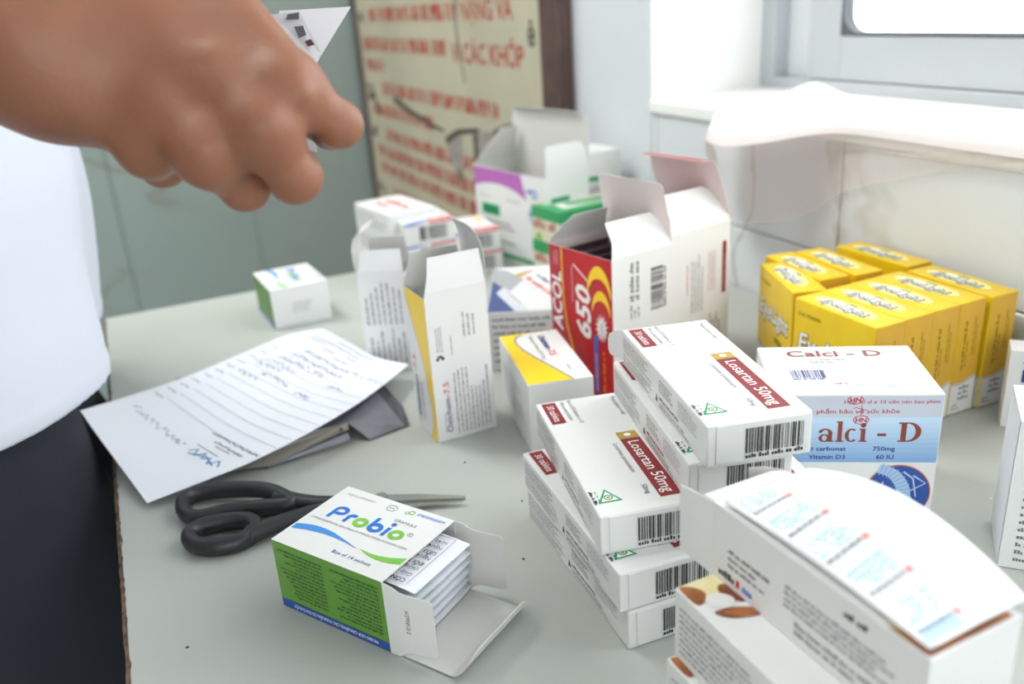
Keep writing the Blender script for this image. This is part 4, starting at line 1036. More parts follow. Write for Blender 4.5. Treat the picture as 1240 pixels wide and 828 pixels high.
flap(pc, 'lid', (L, W, H), (0, W, H), Zv, (0, 1, 0), [(0.016, 0.06, 0, 0), (0.016, 0.03, 0, 0), (0.016, 0.0, 0.0, 0.0), (0.011, -0.04, 0.004, 0.004), (0.004, -0.5, 0.012, 0.010), (0.006, -0.9, 0.016, 0.012)])
flap(pc, 'dust_flap', (0, W, H), (0, 0, H), Zv, (-1, 0, 0), [(0.015, -0.35, 0.000, 0.012), (0.015, -0.4, 0.001, 0.024), (0.016, -0.4, 0.003, 0.034)])
flap(pc, 'dust_flap', (L, 0, H), (L, W, H), Zv, (1, 0, 0), [(0.008, 0.02, 0.0005, 0.001), (0.012, -0.02, 0.001, 0.003), (0.010, -0.08, 0.0015, 0.006), (0.004, -0.1, 0.0025, 0.010), (0.0015, -0.1, 0.0045, 0.016)])
tag(place(pc, 0.4038, 1.0180, 0.0002, -1.388), 'large open white carton with a purple band and green stripe by the notice board', 'carton')
qc = carton('medicine_carton', 0.06, 0.055, 0.122); b = {}; f = faces6(b, 0.06, 0.055, 0.122, 150)
p = f['front']; p.rect(GREEN, 0.010, 0.088, 0.030, 0.094, 1, 'name_panel'); p.micro(GREY, 0.008, 0.070, 0.05, 0.084, 3, fill=.5); flush(b, qc)
tag(place(qc, 0.494, 0.905, 0.0002, 0.12), 'white carton with a small green bar behind the green cartons at the wall', 'carton')
# two green cartons
L, W, H = 0.1000, 0.0574, 0.0390
GC = mat('green_pack_card', '#2f9a5c', 0.4); CREAM = mat('cream_ink', '#d9d3bd', 0.45); BRICK = mat('brick_ink', '#a8564a', 0.45)
gcart = carton('food_carton', L, W, H, GC); b = {}; f = faces6(b, L, W, H, 160)
l = f['left']; l.rect(CREAM, 0.0007, 0.0007, W-.0007, 0.026, 1); l.micro(BRICK, 0.004, 0.0145, W-.003, 0.0255, 1, 2, 'lettering', .95, 0); l.poly(LGREEN, [(0.006, 0.002), (0.022, 0.0015), (0.016, 0.012)], 2, 'leaf_print')
t = f['top']; t.rect(WHITE, 0.016, 0.012, L-.0007, W-.004, 1, 'white_panel'); t.ell(GC, 0.055, 0.026, 0.030, 0.010, 2, 'leaf_print'); t.ell(LGREEN, 0.055, 0.028, 0.018, 0.005, 3, 'leaf_print'); t.rect(ORANGE, 0.004, W-.0040, L-.0007, W-.0015, 2)
p = f['front']; p.rect(CREAM, 0.0007, 0.0007, L-.0007, 0.026, 1); p.micro(BRICK, 0.006, 0.0145, L-.006, 0.0255, 1, 2, 'lettering', .95, 0)
flush(b, gcart); tag(gcart, 'x', 'carton', 'green cartons with brick red lettering')
stacked(gcart, [(0.4250, 0.8290, 0.0394, 0.133, 'upper green carton with brick red lettering, in front of the purple-banded one'),
                (0.4240, 0.8270, 0.0002, 0.133, 'lower green carton with brick red lettering, resting on the table')])
# ---------------------------------------------------------------- foreground right: picture cartons and a blister strip
L, W, H = 0.1041, 0.0412, 0.0348
AMBER = mat('amber_picture', '#b8743a', 0.4, var=(70, '#7d4320')); PALEP = mat('pale_picture', '#efe6b8', 0.4, var=(60, '#d9c37a')); SHADE = mat('brown_picture', '#7a3d22', 0.4, var=(80, '#c98a55'))
def make_picture(kind):
    if kind == 'open': o = open_carton('remedy_carton', L, W, H, 'x0', WHITE, INNER)
    else: o = carton('remedy_carton', L, W, H, WHITE)
    b = {}; f = faces6(b, L, W, H, 170 if kind == 'open' else 180); p = f['front']; t = f['top']
    if kind == 'open':
        p.micro(GREY, 0.010, 0.0090, 0.034, 0.0190, 3, fill=0.5); p.micro(BLACK, 0.004, 0.0030, 0.014, 0.0065, 1, 2, 'lettering', .95, 0)
        p.micro(RED, 0.0150, 0.0030, 0.0180, 0.0065, 1, 2, 'lettering', .95, 0); p.micro(BLUE, 0.0190, 0.0030, 0.0270, 0.0065, 1, 2, 'lettering', .95, 0)
        p.micro(GREY, 0.042, 0.0120, 0.098, 0.0230, 4, fill=0.5); p.micro(GREY, 0.048, 0.0030, 0.094, 0.0100, 2, fill=0.55); p.micro(BLACK, 0.070, 0.0265, 0.085, 0.0310, 1)
        t.poly(PALEP, [(0.080, 0.003), (0.1005, 0.002), (0.1005, 0.030), (0.088, 0.022)], 1, 'picture'); t.poly(AMBER, [(0.086, 0.0007), (0.1030, 0.0007), (0.1030, 0.038), (0.1005, 0.038), (0.1000, 0.006)], 2, 'picture')
    else:
        t.poly(PALEP, [(0.0007, 0.0007), (0.0007, 0.030), (0.018, 0.030), (0.016, 0.014), (0.0125, 0.0007)], 1, 'picture')
        t.blob(AMBER, [(0.0015, 0.0012), (0.013, 0.0012), (0.0135, 0.005), (0.009, 0.0085), (0.004, 0.0065)], 2); t.blob(SHADE, [(0.0075, 0.0165), (0.014, 0.0135), (0.021, 0.019), (0.020, 0.029), (0.012, 0.025)], 2)
        t.blob(WHITE, [(0.012, 0.0065), (0.017, 0.006), (0.021, 0.012), (0.017, 0.0165), (0.011, 0.0125)], 3)
        t.blob(SHADE, [(0.0205, 0.0045), (0.0265, 0.0085), (0.0300, 0.0190), (0.0265, 0.0215), (0.0215, 0.0130)], 2); t.blob(AMBER, [(0.0220, 0.0075), (0.0258, 0.0105), (0.0275, 0.0175), (0.0255, 0.0180), (0.0225, 0.0120)], 3)
        pr = mat('salmon_ink', '#e0a79c', 0.4); t.micro(pr, 0.036, 0.0210, 0.090, 0.0285, 1, 2, 'lettering', .95, 0)
        p.micro(GREY, 0.004, 0.0040, 0.060, 0.0290, 8, fill=0.45, rag=0.5); p.micro(GREY, 0.064, 0.006, 0.099, 0.030, 6, fill=0.45)
    flush(b, o)
    if kind == 'open':
        X_ = (-1, 0, 0)
        flap(o, 'side_flap', (0, 0, H), (0, 0, 0), X_, (0, -1, 0), [(0.004, 0.15, 0.000, 0.000), (0.012, 0.10, 0.001, 0.001), (0.004, 0.08, 0.0015, 0.0015)])
        flap(o, 'side_flap', (0, W, 0), (0, W, H), X_, (0, 1, 0), [(0.006, -0.3, 0.001, 0.000), (0.008, -0.5, 0.003, 0.001), (0.006, -0.6, 0.006, 0.003)])
        flap(o, 'tuck_flap', (0, 0.0006, H), (0, W-.0006, H), X_, (0, 0, 1), [(0.005, -0.1, 0, 0), (0.004, -0.35, 0.001, 0.001), (0.003, -0.7, 0.003, 0.003), (0.003, -1.1, 0.006, 0.006)])
    return o
k1 = make_picture('open'); tag(place(k1, 0.1898, 0.2455, 0.0706, -1.555), 'white remedy carton with its end flaps open, lying under the light blue printed strip', 'carton')
k2 = make_picture('shut'); place(k2, 0.1710, 0.2458, 0.0354, -1.575)
tag(k2, 'white carton with amber limb pictures directly under the open-flapped remedy carton', 'carton', 'white cartons with amber limb pictures')
dup(k2, 0.1672, 0.2461, 0.0002, -1.560, 'lowest white carton with amber pictures, only its corner showing under the one above')
# printed blister strip arching over the top of the open remedy carton
def strip_pt(s, t):        # s along the carton, t across
    x = 0.004+0.098*s; y = 0.0015+0.044*t
    z = 0.0016+0.0135*math.sin(math.pi*min(1, s*0.94+0.03))**0.9*(0.15+0.85*min(1, t*1.3))
    return V((x, y, z))
ns, nt_ = 24, 10; vs = []; fs = []
for lay in (0.0, -0.0004):
    for i in range(ns+1):
        for j in range(nt_+1): vs.append(strip_pt(i/ns, j/nt_)+V((0, 0, lay)))
M_ = (ns+1)*(nt_+1)
for i in range(ns):
    for j in range(nt_):
        a = i*(nt_+1)+j; q = (a, a+nt_+1, a+nt_+2, a+1); fs += [q, tuple(k+M_ for k in q[::-1])]
ed = [i*(nt_+1) for i in range(ns+1)]+[ns*(nt_+1)+j for j in range(1, nt_+1)]+[i*(nt_+1)+nt_ for i in range(ns-1, -1, -1)]+[j for j in range(nt_-1, 0, -1)]
for a, c in zip(ed, ed[1:]+ed[:1]): fs.append((c, a, a+M_, c+M_))
strip = meshobj('printed_strip', vs, fs, mat('strip_paper', '#f4f6f8', 0.35), None, smooth=True)
def on_strip(name, m_, quads, lift=0.0002):
    P = []; F = []
    for (s0, t0, s1, t1) in quads:
        k = len(P); P += [strip_pt(s0, t0)+V((0, 0, lift)), strip_pt(s1, t0)+V((0, 0, lift)), strip_pt(s1, t1)+V((0, 0, lift)), strip_pt(s0, t1)+V((0, 0, lift))]; F.append((k, k+1, k+2, k+3))
    meshobj(name, P, F, m_, strip)
r = random.Random(8); qb, qk, qr = [], [], []
for c in range(5):
    s0 = 0.03+0.195*c
    for i in range(11):
        t0 = 0.06+0.033*i; x = s0+0.005
        while x < s0+0.10:
            e = min(s0+0.105, x+r.uniform(.012, .034))
            if r.random() < 0.75: qb.append((x, t0, e, t0+0.020))
            x = e+0.008
    for col, wd in ((0.118, 0.011), (0.133, 0.007)):
        t0 = 0.05
        while t0 < 0.38:
            e = min(0.39, t0+r.uniform(0.03, 0.07)); qk.append((s0+col, t0, s0+col+wd*r.uniform(.7, 1), e)); t0 = e+0.010
    qr.append((s0+0.116, 0.40, s0+0.142, 0.46))
on_strip('blue_print', mat('strip_blue_ink', '#b4d7ee', 0.4), qb); on_strip('dark_print', mat('strip_grey_ink', '#8b939c', 0.4), qk, .00025); on_strip('red_print', mat('strip_red_ink', '#eb9a96', 0.4), qr, .00025)
on_strip('blue_print', mat('strip_blue_ink', '#b4d7ee', 0.4), [(0.93, 0.05, 0.985, 0.40)], .00022)
tag(place(strip, 0.1898, 0.2455, 0.0708+H, -1.555), 'white printed strip with repeated light blue blocks arching over the nearest carton', 'printed strip')
# ---------------------------------------------------------------- two cartons cut by the right edge of the picture
L, W, H = 0.050, 0.020, 0.0576
mc = carton('medicine_carton', L, W, H); b = {}; f = faces6(b, L, W, H, 190); p = f['front']
grad(p, 0.0040, 0.0050, 0.0145, 0.0290, '#1f8fcf', '#c9e2f2', 6, 'blue_panel'); p.text(NAVY, 'M', 0.0085, 0.0350, 0.0085, 0.0100, 0.03); p.micro(GREY, 0.008, 0.0475, 0.030, 0.0505, 1); flush(b, mc)
tag(place(mc, 0.5183, 0.3563, 0.0002, -0.85), 'white carton with a blue fading block and letter M, cut by the picture edge', 'carton')
L, W, H = 0.060, 0.045, 0.0871
tc_ = carton('medicine_carton', L, W, H); b = {}; f = faces6(b, L, W, H, 200)
q = f['front']; q.micro(GREY, 0.0065, 0.004, 0.055, 0.082, 17, fill=0.5, rag=0.6); f['left'].rect(mat('pale_edge_ink', '#d9dbe2', 0.4), 0.0006, 0.0006, W-.0006, H-.0006, 1)
flush(b, tc_); tag(place(tc_, 0.3814, 0.2512, 0.0002, -0.84), 'upright white carton covered in grey fine print, cut by the picture edge', 'carton')

# ---------------------------------------------------------------- prescription sheet
def edge(pts, k=6): return spline(pts, k)
bl_ = edge([(-0.0655,0.6905,0.0280), (-0.0547,0.6540,0.0180), (-0.0421,0.6110,0.0090), (-0.0294,0.5597,0.0050)])                                   # left end
tr_ = edge([(0.1406,0.7654,0.0260), (0.1555,0.7229,0.0220), (0.1686,0.6919,0.0170), (0.1887,0.6617,0.0160)])                                  # right end
tp_ = edge([(-0.0655,0.6905,0.0280), (-0.0353,0.7262,0.0170), (0.0114,0.7486,0.0140), (0.0682,0.7764,0.0150), (0.1123,0.7856,0.0200), (0.1406,0.7654,0.0260)])
bt_ = edge([(-0.0294,0.5597,0.0050), (0.0041,0.5571,0.0110), (0.0377,0.5574,0.0160), (0.0808,0.5688,0.0210), (0.1324,0.6006,0.0220), (0.1887,0.6617,0.0160)])
def resample(c, n):
    d = [0]
    for a, e in zip(c, c[1:]): d.append(d[-1]+(e-a).length)
    out = []
    for i in range(n+1):
        t = d[-1]*i/n; k = max(0, min(len(c)-2, sum(1 for q in d if q <= t)-1)); f_ = (t-d[k])/max(1e-9, d[k+1]-d[k]); out.append(c[k].lerp(c[k+1], min(1, f_)))
    return out
NS, NT = 40, 24
tp, bt, lf2, rt2 = resample(tp_, NS), resample(bt_, NS), resample(bl_, NT), resample(tr_, NT)
def sheet(s, t):
    fs_, ft_ = s*NS, t*NT; i = min(NS-1, int(fs_)); j = min(NT-1, int(ft_))
    A_ = tp[i].lerp(tp[i+1], fs_-i); B_ = bt[i].lerp(bt[i+1], fs_-i); C_ = lf2[j].lerp(lf2[j+1], ft_-j); D_ = rt2[j].lerp(rt2[j+1], ft_-j)
    return A_*(1-t)+B_*t+C_*(1-s)+D_*s-(tp[0]*(1-s)*(1-t)+tp[NS]*s*(1-t)+bt[0]*(1-s)*t+bt[NS]*s*t)
po = sheet(0.5, 0.5)
vs = []; fs = []
for lay in (0, -0.00015):
    for i in range(NS+1):
        for j in range(NT+1): vs.append(sheet(i/NS, j/NT)-po+V((0, 0, lay)))
M_ = (NS+1)*(NT+1)
for i in range(NS):
    for j in range(NT):
        a = i*(NT+1)+j; q = (a, a+1, a+NT+2, a+NT+1); fs += [q[::-1], tuple(k+M_ for k in q)]
pp = meshobj('prescription_sheet', vs, fs, PAPER, None, smooth=True); place(pp, *po)
tag(pp, 'white handwritten prescription sheet with ruled lines bridging a metal tray', 'paper')
def ruled(name, m_, segs, wd, lift=0.00025):
    """thin marks following the curved sheet; segs of (s, t) polylines"""
    P = []; F = []
    for sg in segs:
        for (a, c) in zip(sg, sg[1:]):
            L0, L1 = sheet(*a), sheet(*c); dr_ = (L1-L0)
            if dr_.length < 1e-6: continue
            sd = dr_.cross(V((0, 0, 1))).normalized()*wd/2; up_ = V((0, 0, lift))-po; k = len(P)
            P += [L0-sd+up_, L1-sd+up_, L1+sd+up_, L0+sd+up_]; F.append((k, k+1, k+2, k+3))
    return meshobj(name, P, F, m_, pp)
r = random.Random(3); segs = []; lbl = []; pen = []
for i in range(12):
    s = 0.295+0.047*i
    segs.append([(s+0.010, 0.15+0.07*k) for k in range(13 if i < 9 else 10)])
ruled('ruled_line', mat('ruled_grey', '#b4b8c2', 0.6), segs, 0.0005)
def wordmark(s0, t0, t1, dens, out, amp=0.010):
    t = t0
    while t < t1:
        out.append([(s0+r.uniform(-amp, amp), t), (s0+r.uniform(-amp, amp), t+0.010), (s0+r.uniform(-amp, amp), t+0.018)]); t += 0.024*dens
for i in range(12): wordmark(0.295+0.047*i, 0.045, 0.13, 0.9, lbl, 0.005)
for s, a, c in ((0.93, 0.10, 0.62), (0.905, 0.08, 0.30), (0.965, 0.30, 0.75), (0.88, 0.34, 0.44), (0.86, 0.5, 0.62), (0.30, 0.62, 0.98), (0.275, 0.70, 0.92), (0.9, 0.55, 0.66)): wordmark(s, a, c, 0.8, lbl, 0.006)
for s, a, c in ((0.58, 0.16, 0.34), (0.62, 0.30, 0.52), (0.66, 0.14, 0.36), (0.70, 0.18, 0.46), (0.74, 0.22, 0.62), (0.78, 0.26, 0.70), (0.82, 0.30, 0.78), (0.60, 0.62, 0.74), (0.70, 0.72, 0.82), (0.81, 0.78, 0.98), (0.20, 0.12, 0.62)): wordmark(s, a, c, 1.0, pen, 0.014)
ruled('printed_label', GREY, lbl, 0.0009)['kind'] = 'stuff'; ruled('handwriting', mat('pen_blue', '#5f6ea6', 0.5), pen, 0.0008)['kind'] = 'stuff'
sig = [[(0.20, 0.68), (0.222, 0.71), (0.195, 0.74), (0.225, 0.77), (0.20, 0.80), (0.22, 0.83), (0.195, 0.86), (0.225, 0.89), (0.205, 0.93)], [(0.19, 0.70), (0.215, 0.80), (0.20, 0.9)]]
ruled('signature', mat('stamp_blue', '#4c86c0', 0.5), sig, 0.0010); ruled('signature_line', BLACK, [[(0.235, 0.66+0.03*k) for k in range(7)], [(0.262, 0.74+0.03*k) for k in range(5)]], 0.0005)
# ---------------------------------------------------------------- bent sheet-metal tray under the sheet
TRAY = mat('grey_sheet_metal', '#8e8e98', 0.45, 0.35, var=(40, '#7c7c86')); TRAYL = mat('bare_metal', '#b4b0a2', 0.38, 0.6)
def prism(pts_top, th, m_, name, parent, org):
    n = len(pts_top); vs = [V(p)-org for p in pts_top]+[V(p)-org-V((0, 0, th)) for p in pts_top]
    fs = [tuple(range(n)), tuple(range(2*n-1, n-1, -1))]+[(i, n+i, n+(i+1) % n, (i+1) % n) for i in range(n)]
    return meshobj(name, vs, fs, m_, parent)
to = V((0.09, 0.65, 0)); tray = link(bpy.data.objects.new('metal_tray', None)); place(tray, *to)
tag(tray, 'dull grey bent sheet-metal tray under the prescription sheet', 'tray')
plate = [(0.0340,0.5746,0.0120), (0.1147,0.5839,0.0150), (0.1581,0.6437,0.0136), (0.1324,0.7110,0.0125), (0.0064,0.7664,0.0085), (0.0076,0.6517,0.0085)]
prism(plate, 0.0008, TRAY, 'base_plate', tray, to)
lip = [(0.1147,0.5839,0.0150), (0.1268,0.5745,0.0020), (0.1567,0.5809,0.0020), (0.1501,0.6307,0.0140)]
prism(lip, 0.0008, TRAY, 'spout_lip', tray, to)
lip2 = [(0.1501,0.6307,0.0140), (0.1567,0.5809,0.0020), (0.1604,0.5818,0.0020), (0.1634,0.6035,0.0070), (0.1587,0.6433,0.0136)]
prism(lip2, 0.0008, mat('dark_sheet_metal', '#55565d', 0.45, 0.5), 'rolled_edge', tray, to)
a, c = V((0.0228,0.5775,0.0040)), V((0.1146,0.5836,0.0145))
dirn = (c-a); dirn.z = 0; dirn.normalize(); nrm = V((dirn.y, -dirn.x, 0))
q_ = [a, a+V((0, 0, .0012)), V((0.0619,0.5813,0.0160)), c, c-V((0, 0, .0055)), V((0.0520,0.5711,0.0030))]
prism_v = [p-to for p in q_]+[p-to-nrm*0.0-V((0, 0, 0))+V((-nrm.x, -nrm.y, 0))*0.001 for p in q_]
n = len(q_)
meshobj('side_rail', prism_v, [tuple(range(n)), tuple(range(2*n-1, n-1, -1))]+[(i, n+i, n+(i+1) % n, (i+1) % n) for i in range(n)], TRAYL, tray)
q2 = [V((0.0520,0.5711,0.0030)), V((0.1125,0.5787,0.0090)), V((0.1131,0.5761,0.0045)), V((0.0506,0.5715,0.0012))]
meshobj('side_wall', [p-to+nrm*0.0004 for p in q2]+[p-to-nrm*0.0008 for p in q2], [(0, 1, 2, 3), (7, 6, 5, 4), (0, 4, 5, 1), (1, 5, 6, 2), (2, 6, 7, 3), (3, 7, 4, 0)], TRAY, tray)
bm = bmesh.new(); bmesh.ops.create_uvsphere(bm, u_segments=12, v_segments=6, radius=0.0013, matrix=Matrix.Translation(V((0.1082,0.5797,0.0125))-to+nrm*0.0006))
bmobj('rivet', bm, mat('dark_rivet', '#5a4c3a', 0.5, 0.5), tray, True)
# ---------------------------------------------------------------- scissors
PLAST = mat('black_plastic', '#26272b', 0.42, bump=(700, 0.06, 0.0004)); BLADE = mat('blade_steel', '#b9bab6', 0.25, 0.9)
so = V((0.085, 0.49, 0)); sc_ob = link(bpy.data.objects.new('scissors', None)); place(sc_ob, *so)
tag(sc_ob, 'black-handled steel scissors lying closed on the table behind the sachet carton', 'scissors')
def rel(pts): return [V(p)-so for p in pts]
l1 = rel([(-0.0067,0.5459,0.0070), (0.0027,0.5510,0.0070), (0.0191,0.5440,0.0080), (0.0416,0.5286,0.0090), (0.0529,0.5112,0.0090), (0.0546,0.5017,0.0080), (0.0414,0.5080,0.0070), (0.0193,0.5174,0.0060), (-0.0007,0.5205,0.0060), (-0.0077,0.5323,0.0060)])
tube('finger_loop', spline(l1, 6, True), 0.0050, PLAST, sc_ob, True, 12, 1.15)
l2 = rel([(-0.0076,0.5016,0.0065), (0.0014,0.5068,0.0070), (0.0166,0.5033,0.0075), (0.0282,0.4956,0.0080), (0.0293,0.4843,0.0075), (0.0188,0.4782,0.0065), (0.0037,0.4819,0.0060), (-0.0059,0.4904,0.0060)])
tube('thumb_loop', spline(l2, 6, True), 0.0052, PLAST, sc_ob, True, 12, 1.15)
s1 = spline(rel([(0.0485,0.5161,0.0090), (0.0615,0.5012,0.0085), (0.0776,0.4903,0.0080), (0.1021,0.4809,0.0070)]), 6)
tube('handle_shank', s1, [0.0062-0.0012*i/(len(s1)-1) for i in range(len(s1))], PLAST, sc_ob, False, 12, 0.8)
s2 = spline(rel([(0.0243,0.4812,0.0075), (0.0422,0.4831,0.0080), (0.0631,0.4846,0.0080), (0.0812,0.4835,0.0075), (0.1018,0.4799,0.0070)]), 6)
tube('handle_shank', s2, [0.0068-0.0015*i/(len(s2)-1) for i in range(len(s2))], PLAST, sc_ob, False, 12, 0.8)
tip = V((0.1569,0.4560,0.0040))-so; root = V((0.0977,0.4853,0.0060))-so
ax = (tip-root); ax.z = 0; ln = ax.length; ax.normalize(); sd = V((-ax.y, ax.x, 0))
for name, z0, w0, w1 in (('blade', 0.0046, 0.0070, -0.0015), ('blade', 0.0030, 0.0018, -0.0065)):
    P = []
    for z in (z0, z0+0.0014):
        for (f_, k) in ((0, w0), (0.55, w0*0.75), (0.97, 0.0015 if w0 > 0.005 else 0.0010), (1.0, 0.0), (0.97, -0.0010 if w0 > .005 else -0.0015), (0.55, w1*0.75), (0, w1)):
            P.append(root+ax*ln*f_+sd*k+V((0, 0, z-root.z)))
    n = 7; meshobj(name, P, [tuple(range(n))[::-1], tuple(range(n, 2*n))]+[(i, (i+1) % n, n+(i+1) % n, n+i) for i in range(n)], BLADE, sc_ob)
bm = bmesh.new(); bmesh.ops.create_cone(bm, cap_ends=True, segments=20, radius1=0.0042, radius2=0.0036, depth=0.003, matrix=Matrix.Translation(root+ax*0.012+V((0, 0, 0.002))))
bmobj('pivot_screw', bm, BLADE, sc_ob)
# crumbs and flecks on the table top
for i, p_ in enumerate(((-0.0197,0.4037,0.0000), (0.1892,0.4407,-0.0000), (0.1636,0.3847,0.0000), (0.4349,0.2971,0.0000), (0.1763,0.5066,0.0000))):
    bm = bmesh.new(); bmesh.ops.create_icosphere(bm, subdivisions=1, radius=0.0008, matrix=Matrix.Diagonal((1.4, 0.8, 0.5, 1)))
    c = bmobj('crumb', bm, BLACK if i != 3 else PAPER); place(c, p_[0], p_[1], 0.0003, i)
    tag(c, ('dark crumb on the table before the sachet carton', 'dark speck on the table left of the maroon-banded piles', 'second dark speck left of the maroon-banded piles, nearer the viewer', 'white paper fleck on the table beside the calcium carton', 'dark speck on the table behind the scissors tip')[i], 'crumb')

# ---------------------------------------------------------------- person: one continuous body grown from a distance field
def seg_d(P, a, b, ra, rb):
    a, b = np.asarray(a, float), np.asarray(b, float); ab = b-a; L2 = max(1e-12, float(ab@ab))
    t = np.clip(((P-a)@ab)/L2, 0, 1)
    return np.linalg.norm(P-a-t[..., None]*ab, axis=-1)-(ra+(rb-ra)*t)
def smin(a, b, k):
    if k <= 0: return np.minimum(a, b)
    h = np.clip(0.5+0.5*(b-a)/k, 0, 1)
    return b+(a-b)*h-k*h*(1-h)
def chain(P, pts, rad, k):
    d = None
    for i in range(len(pts)-1):
        e = seg_d(P, pts[i], pts[i+1], rad[i], rad[i+1]); d = e if d is None else smin(d, e, k)
    return d
def surface(fn, lo, hi, h):
    """surface nets on a regular grid"""
    lo = np.array(lo, float); n = [int(math.ceil((hi[i]-lo[i])/h))+1 for i in range(3)]
    ax = [lo[i]+h*np.arange(n[i]) for i in range(3)]
    G = np.empty(n, np.float32)
    for i0 in range(0, n[0], 24):
        X, Y, Z_ = np.meshgrid(ax[0][i0:i0+24], ax[1], ax[2], indexing='ij'); G[i0:i0+24] = fn(np.stack([X, Y, Z_], -1))
    S = G < 0
    c = [n[i]-1 for i in range(3)]
    cnt = np.zeros(c, np.int8); acc = np.zeros(c+[3], np.float32)
    off = [(i, j, k) for i in (0, 1) for j in (0, 1) for k in (0, 1)]
    def cor(A, o): return A[o[0]:o[0]+c[0], o[1]:o[1]+c[1], o[2]:o[2]+c[2]]
    for o in off:
        for d in range(3):
            if o[d]: continue
            q = list(o); q[d] = 1
            g0, g1 = cor(G, o), cor(G, q); m = (g0 < 0) != (g1 < 0)
            t = np.where(m, g0/np.where(m, g0-g1, 1), 0)
            cnt += m
            for e in range(3): acc[..., e] += np.where(m, o[e]+(t if e == d else 0), 0)
    act = cnt > 0; idx = -np.ones(c, np.int64); idx[act] = np.arange(act.sum())
    cell = np.argwhere(act); V_ = lo+h*(cell+acc[act]/cnt[act][:, None])
    F = []
    for d in range(3):
        s0 = [slice(0, n[i]-(1 if i == d else 0)) for i in range(3)]; s1 = [slice((1 if i == d else 0), n[i]) for i in range(3)]
        A, B = S[tuple(s0)], S[tuple(s1)]; e = np.argwhere(A != B)
        u_, v_ = (d+1) % 3, (d+2) % 3
        e = e[(e[:, u_] > 0) & (e[:, v_] > 0) & (e[:, u_] < c[u_]) & (e[:, v_] < c[v_])]
        q = []
        for du, dv in ((-1, -1), (0, -1), (0, 0), (-1, 0)):
            k = e.copy(); k[:, u_] += du; k[:, v_] += dv; q.append(idx[k[:, 0], k[:, 1], k[:, 2]])
        q = np.stack(q, 1); fl = A[e[:, 0], e[:, 1], e[:, 2]]
        q = np.where(fl[:, None], q, q[:, ::-1]); F.append(q[(q >= 0).all(1)])
    return V_, np.concatenate(F)
def T_(p): return np.array([p[0], p[1], p[2]+TT])
SH_R, SH_L = np.array([-.20, .575, 1.385]), np.array([-.20, .905, 1.385])
EL = np.array([-.215, .560, 1.135]); WR = T_((-0.0131,0.4150,0.2930))
IX = [T_(p) for p in ((0.0432,0.4143,0.3205), (0.0672,0.3576,0.2728), (0.0854,0.3590,0.2563), (0.0870,0.3842,0.2513), (0.0852,0.4028,0.2518))]
MD = [T_(p) for p in ((0.0196,0.4080,0.3096), (0.0533,0.3504,0.2587), (0.0632,0.3530,0.2391), (0.0674,0.3797,0.2374), (0.0671,0.3977,0.2408))]
RG = [T_(p) for p in ((0.0025,0.4110,0.2994), (0.0321,0.3589,0.2515), (0.0456,0.3717,0.2350), (0.0505,0.3952,0.2346), (0.0503,0.4114,0.2394))]
PK = [T_(p) for p in ((-0.0098,0.4165,0.2889), (0.0120,0.3801,0.2535), (0.0172,0.3951,0.2445), (0.0219,0.4133,0.2426), (0.0211,0.4272,0.2468))]
TB = [T_(p) for p in ((0.0169,0.4383,0.3065), (0.0545,0.4342,0.2857), (0.0773,0.4328,0.2779), (0.0852,0.4246,0.2724))]
BUMPS = [((0.0684,0.3426,0.2718), (0.0491,0.3917,0.3011), .0036), ((0.0531,0.3392,0.2616), (0.0283,0.3883,0.2970), .0032), ((0.0321,0.3487,0.2546), (0.0115,0.3921,0.2890), .0028),
         ((0.0492,0.3514,0.2732), (0.0429,0.3649,0.2858), .0020), ((0.0429,0.3649,0.2858), (0.0253,0.3777,0.2857), .0018), ((0.0604,0.3443,0.2700), (0.0521,0.3599,0.2821), .0018)]
def f_arm(P):
    fore = seg_d(P, EL, WR, .043, .0295)
    palm = None
    for ch, r0, r1 in ((IX, .0150, .0128), (MD, .0155, .0128), (RG, .0150, .0120), (PK, .0140, .0108)):
        e = seg_d(P, ch[0], ch[1], r0, r1); palm = e if palm is None else smin(palm, e, .014)
    palm = smin(palm, seg_d(P, WR, (MD[0]+RG[0])/2, .0290, .0180), .022)
    palm = smin(palm, seg_d(P, WR, TB[1], .020, .0145), .016)
    d = smin(fore, palm, .030)
    for a, b, r in BUMPS: d = smin(d, seg_d(P, T_(a), T_(b), r, r*0.4), .008)
    for ch, kr in ((IX, .0122), (MD, .0122), (RG, .0108)): d = smin(d, np.linalg.norm(P-(ch[1]+(T_((0.0467,0.3220,0.2785))-ch[1])*0.06), axis=-1)-kr, .007)
    fing = None
    for ch, rad in ((IX, (.0118, .0083, .0078, .0070)), (MD, (.0122, .0097, .0089, .0079)), (RG, (.0115, .0092, .0084, .0075)), (PK, (.0102, .0084, .0076, .0068))):
        e = chain(P, ch[1:], rad, .0035)
        e = smin(e, np.linalg.norm(P-ch[2], axis=-1)-rad[1]*1.04, .004)
        fing = e if fing is None else smin(fing, e, .0012)
    th = chain(P, TB[1:], (.0130, .0112, .0092), .005)
    d = smin(d, fing, .0065)
    return smin(d, th, .004)
pts_ = np.array([*IX, *MD, *RG, *PK, *TB, WR])
va, fa = surface(f_arm, np.minimum(pts_.min(0)-.045, WR-.05), pts_.max(0)+.03, 0.0016)
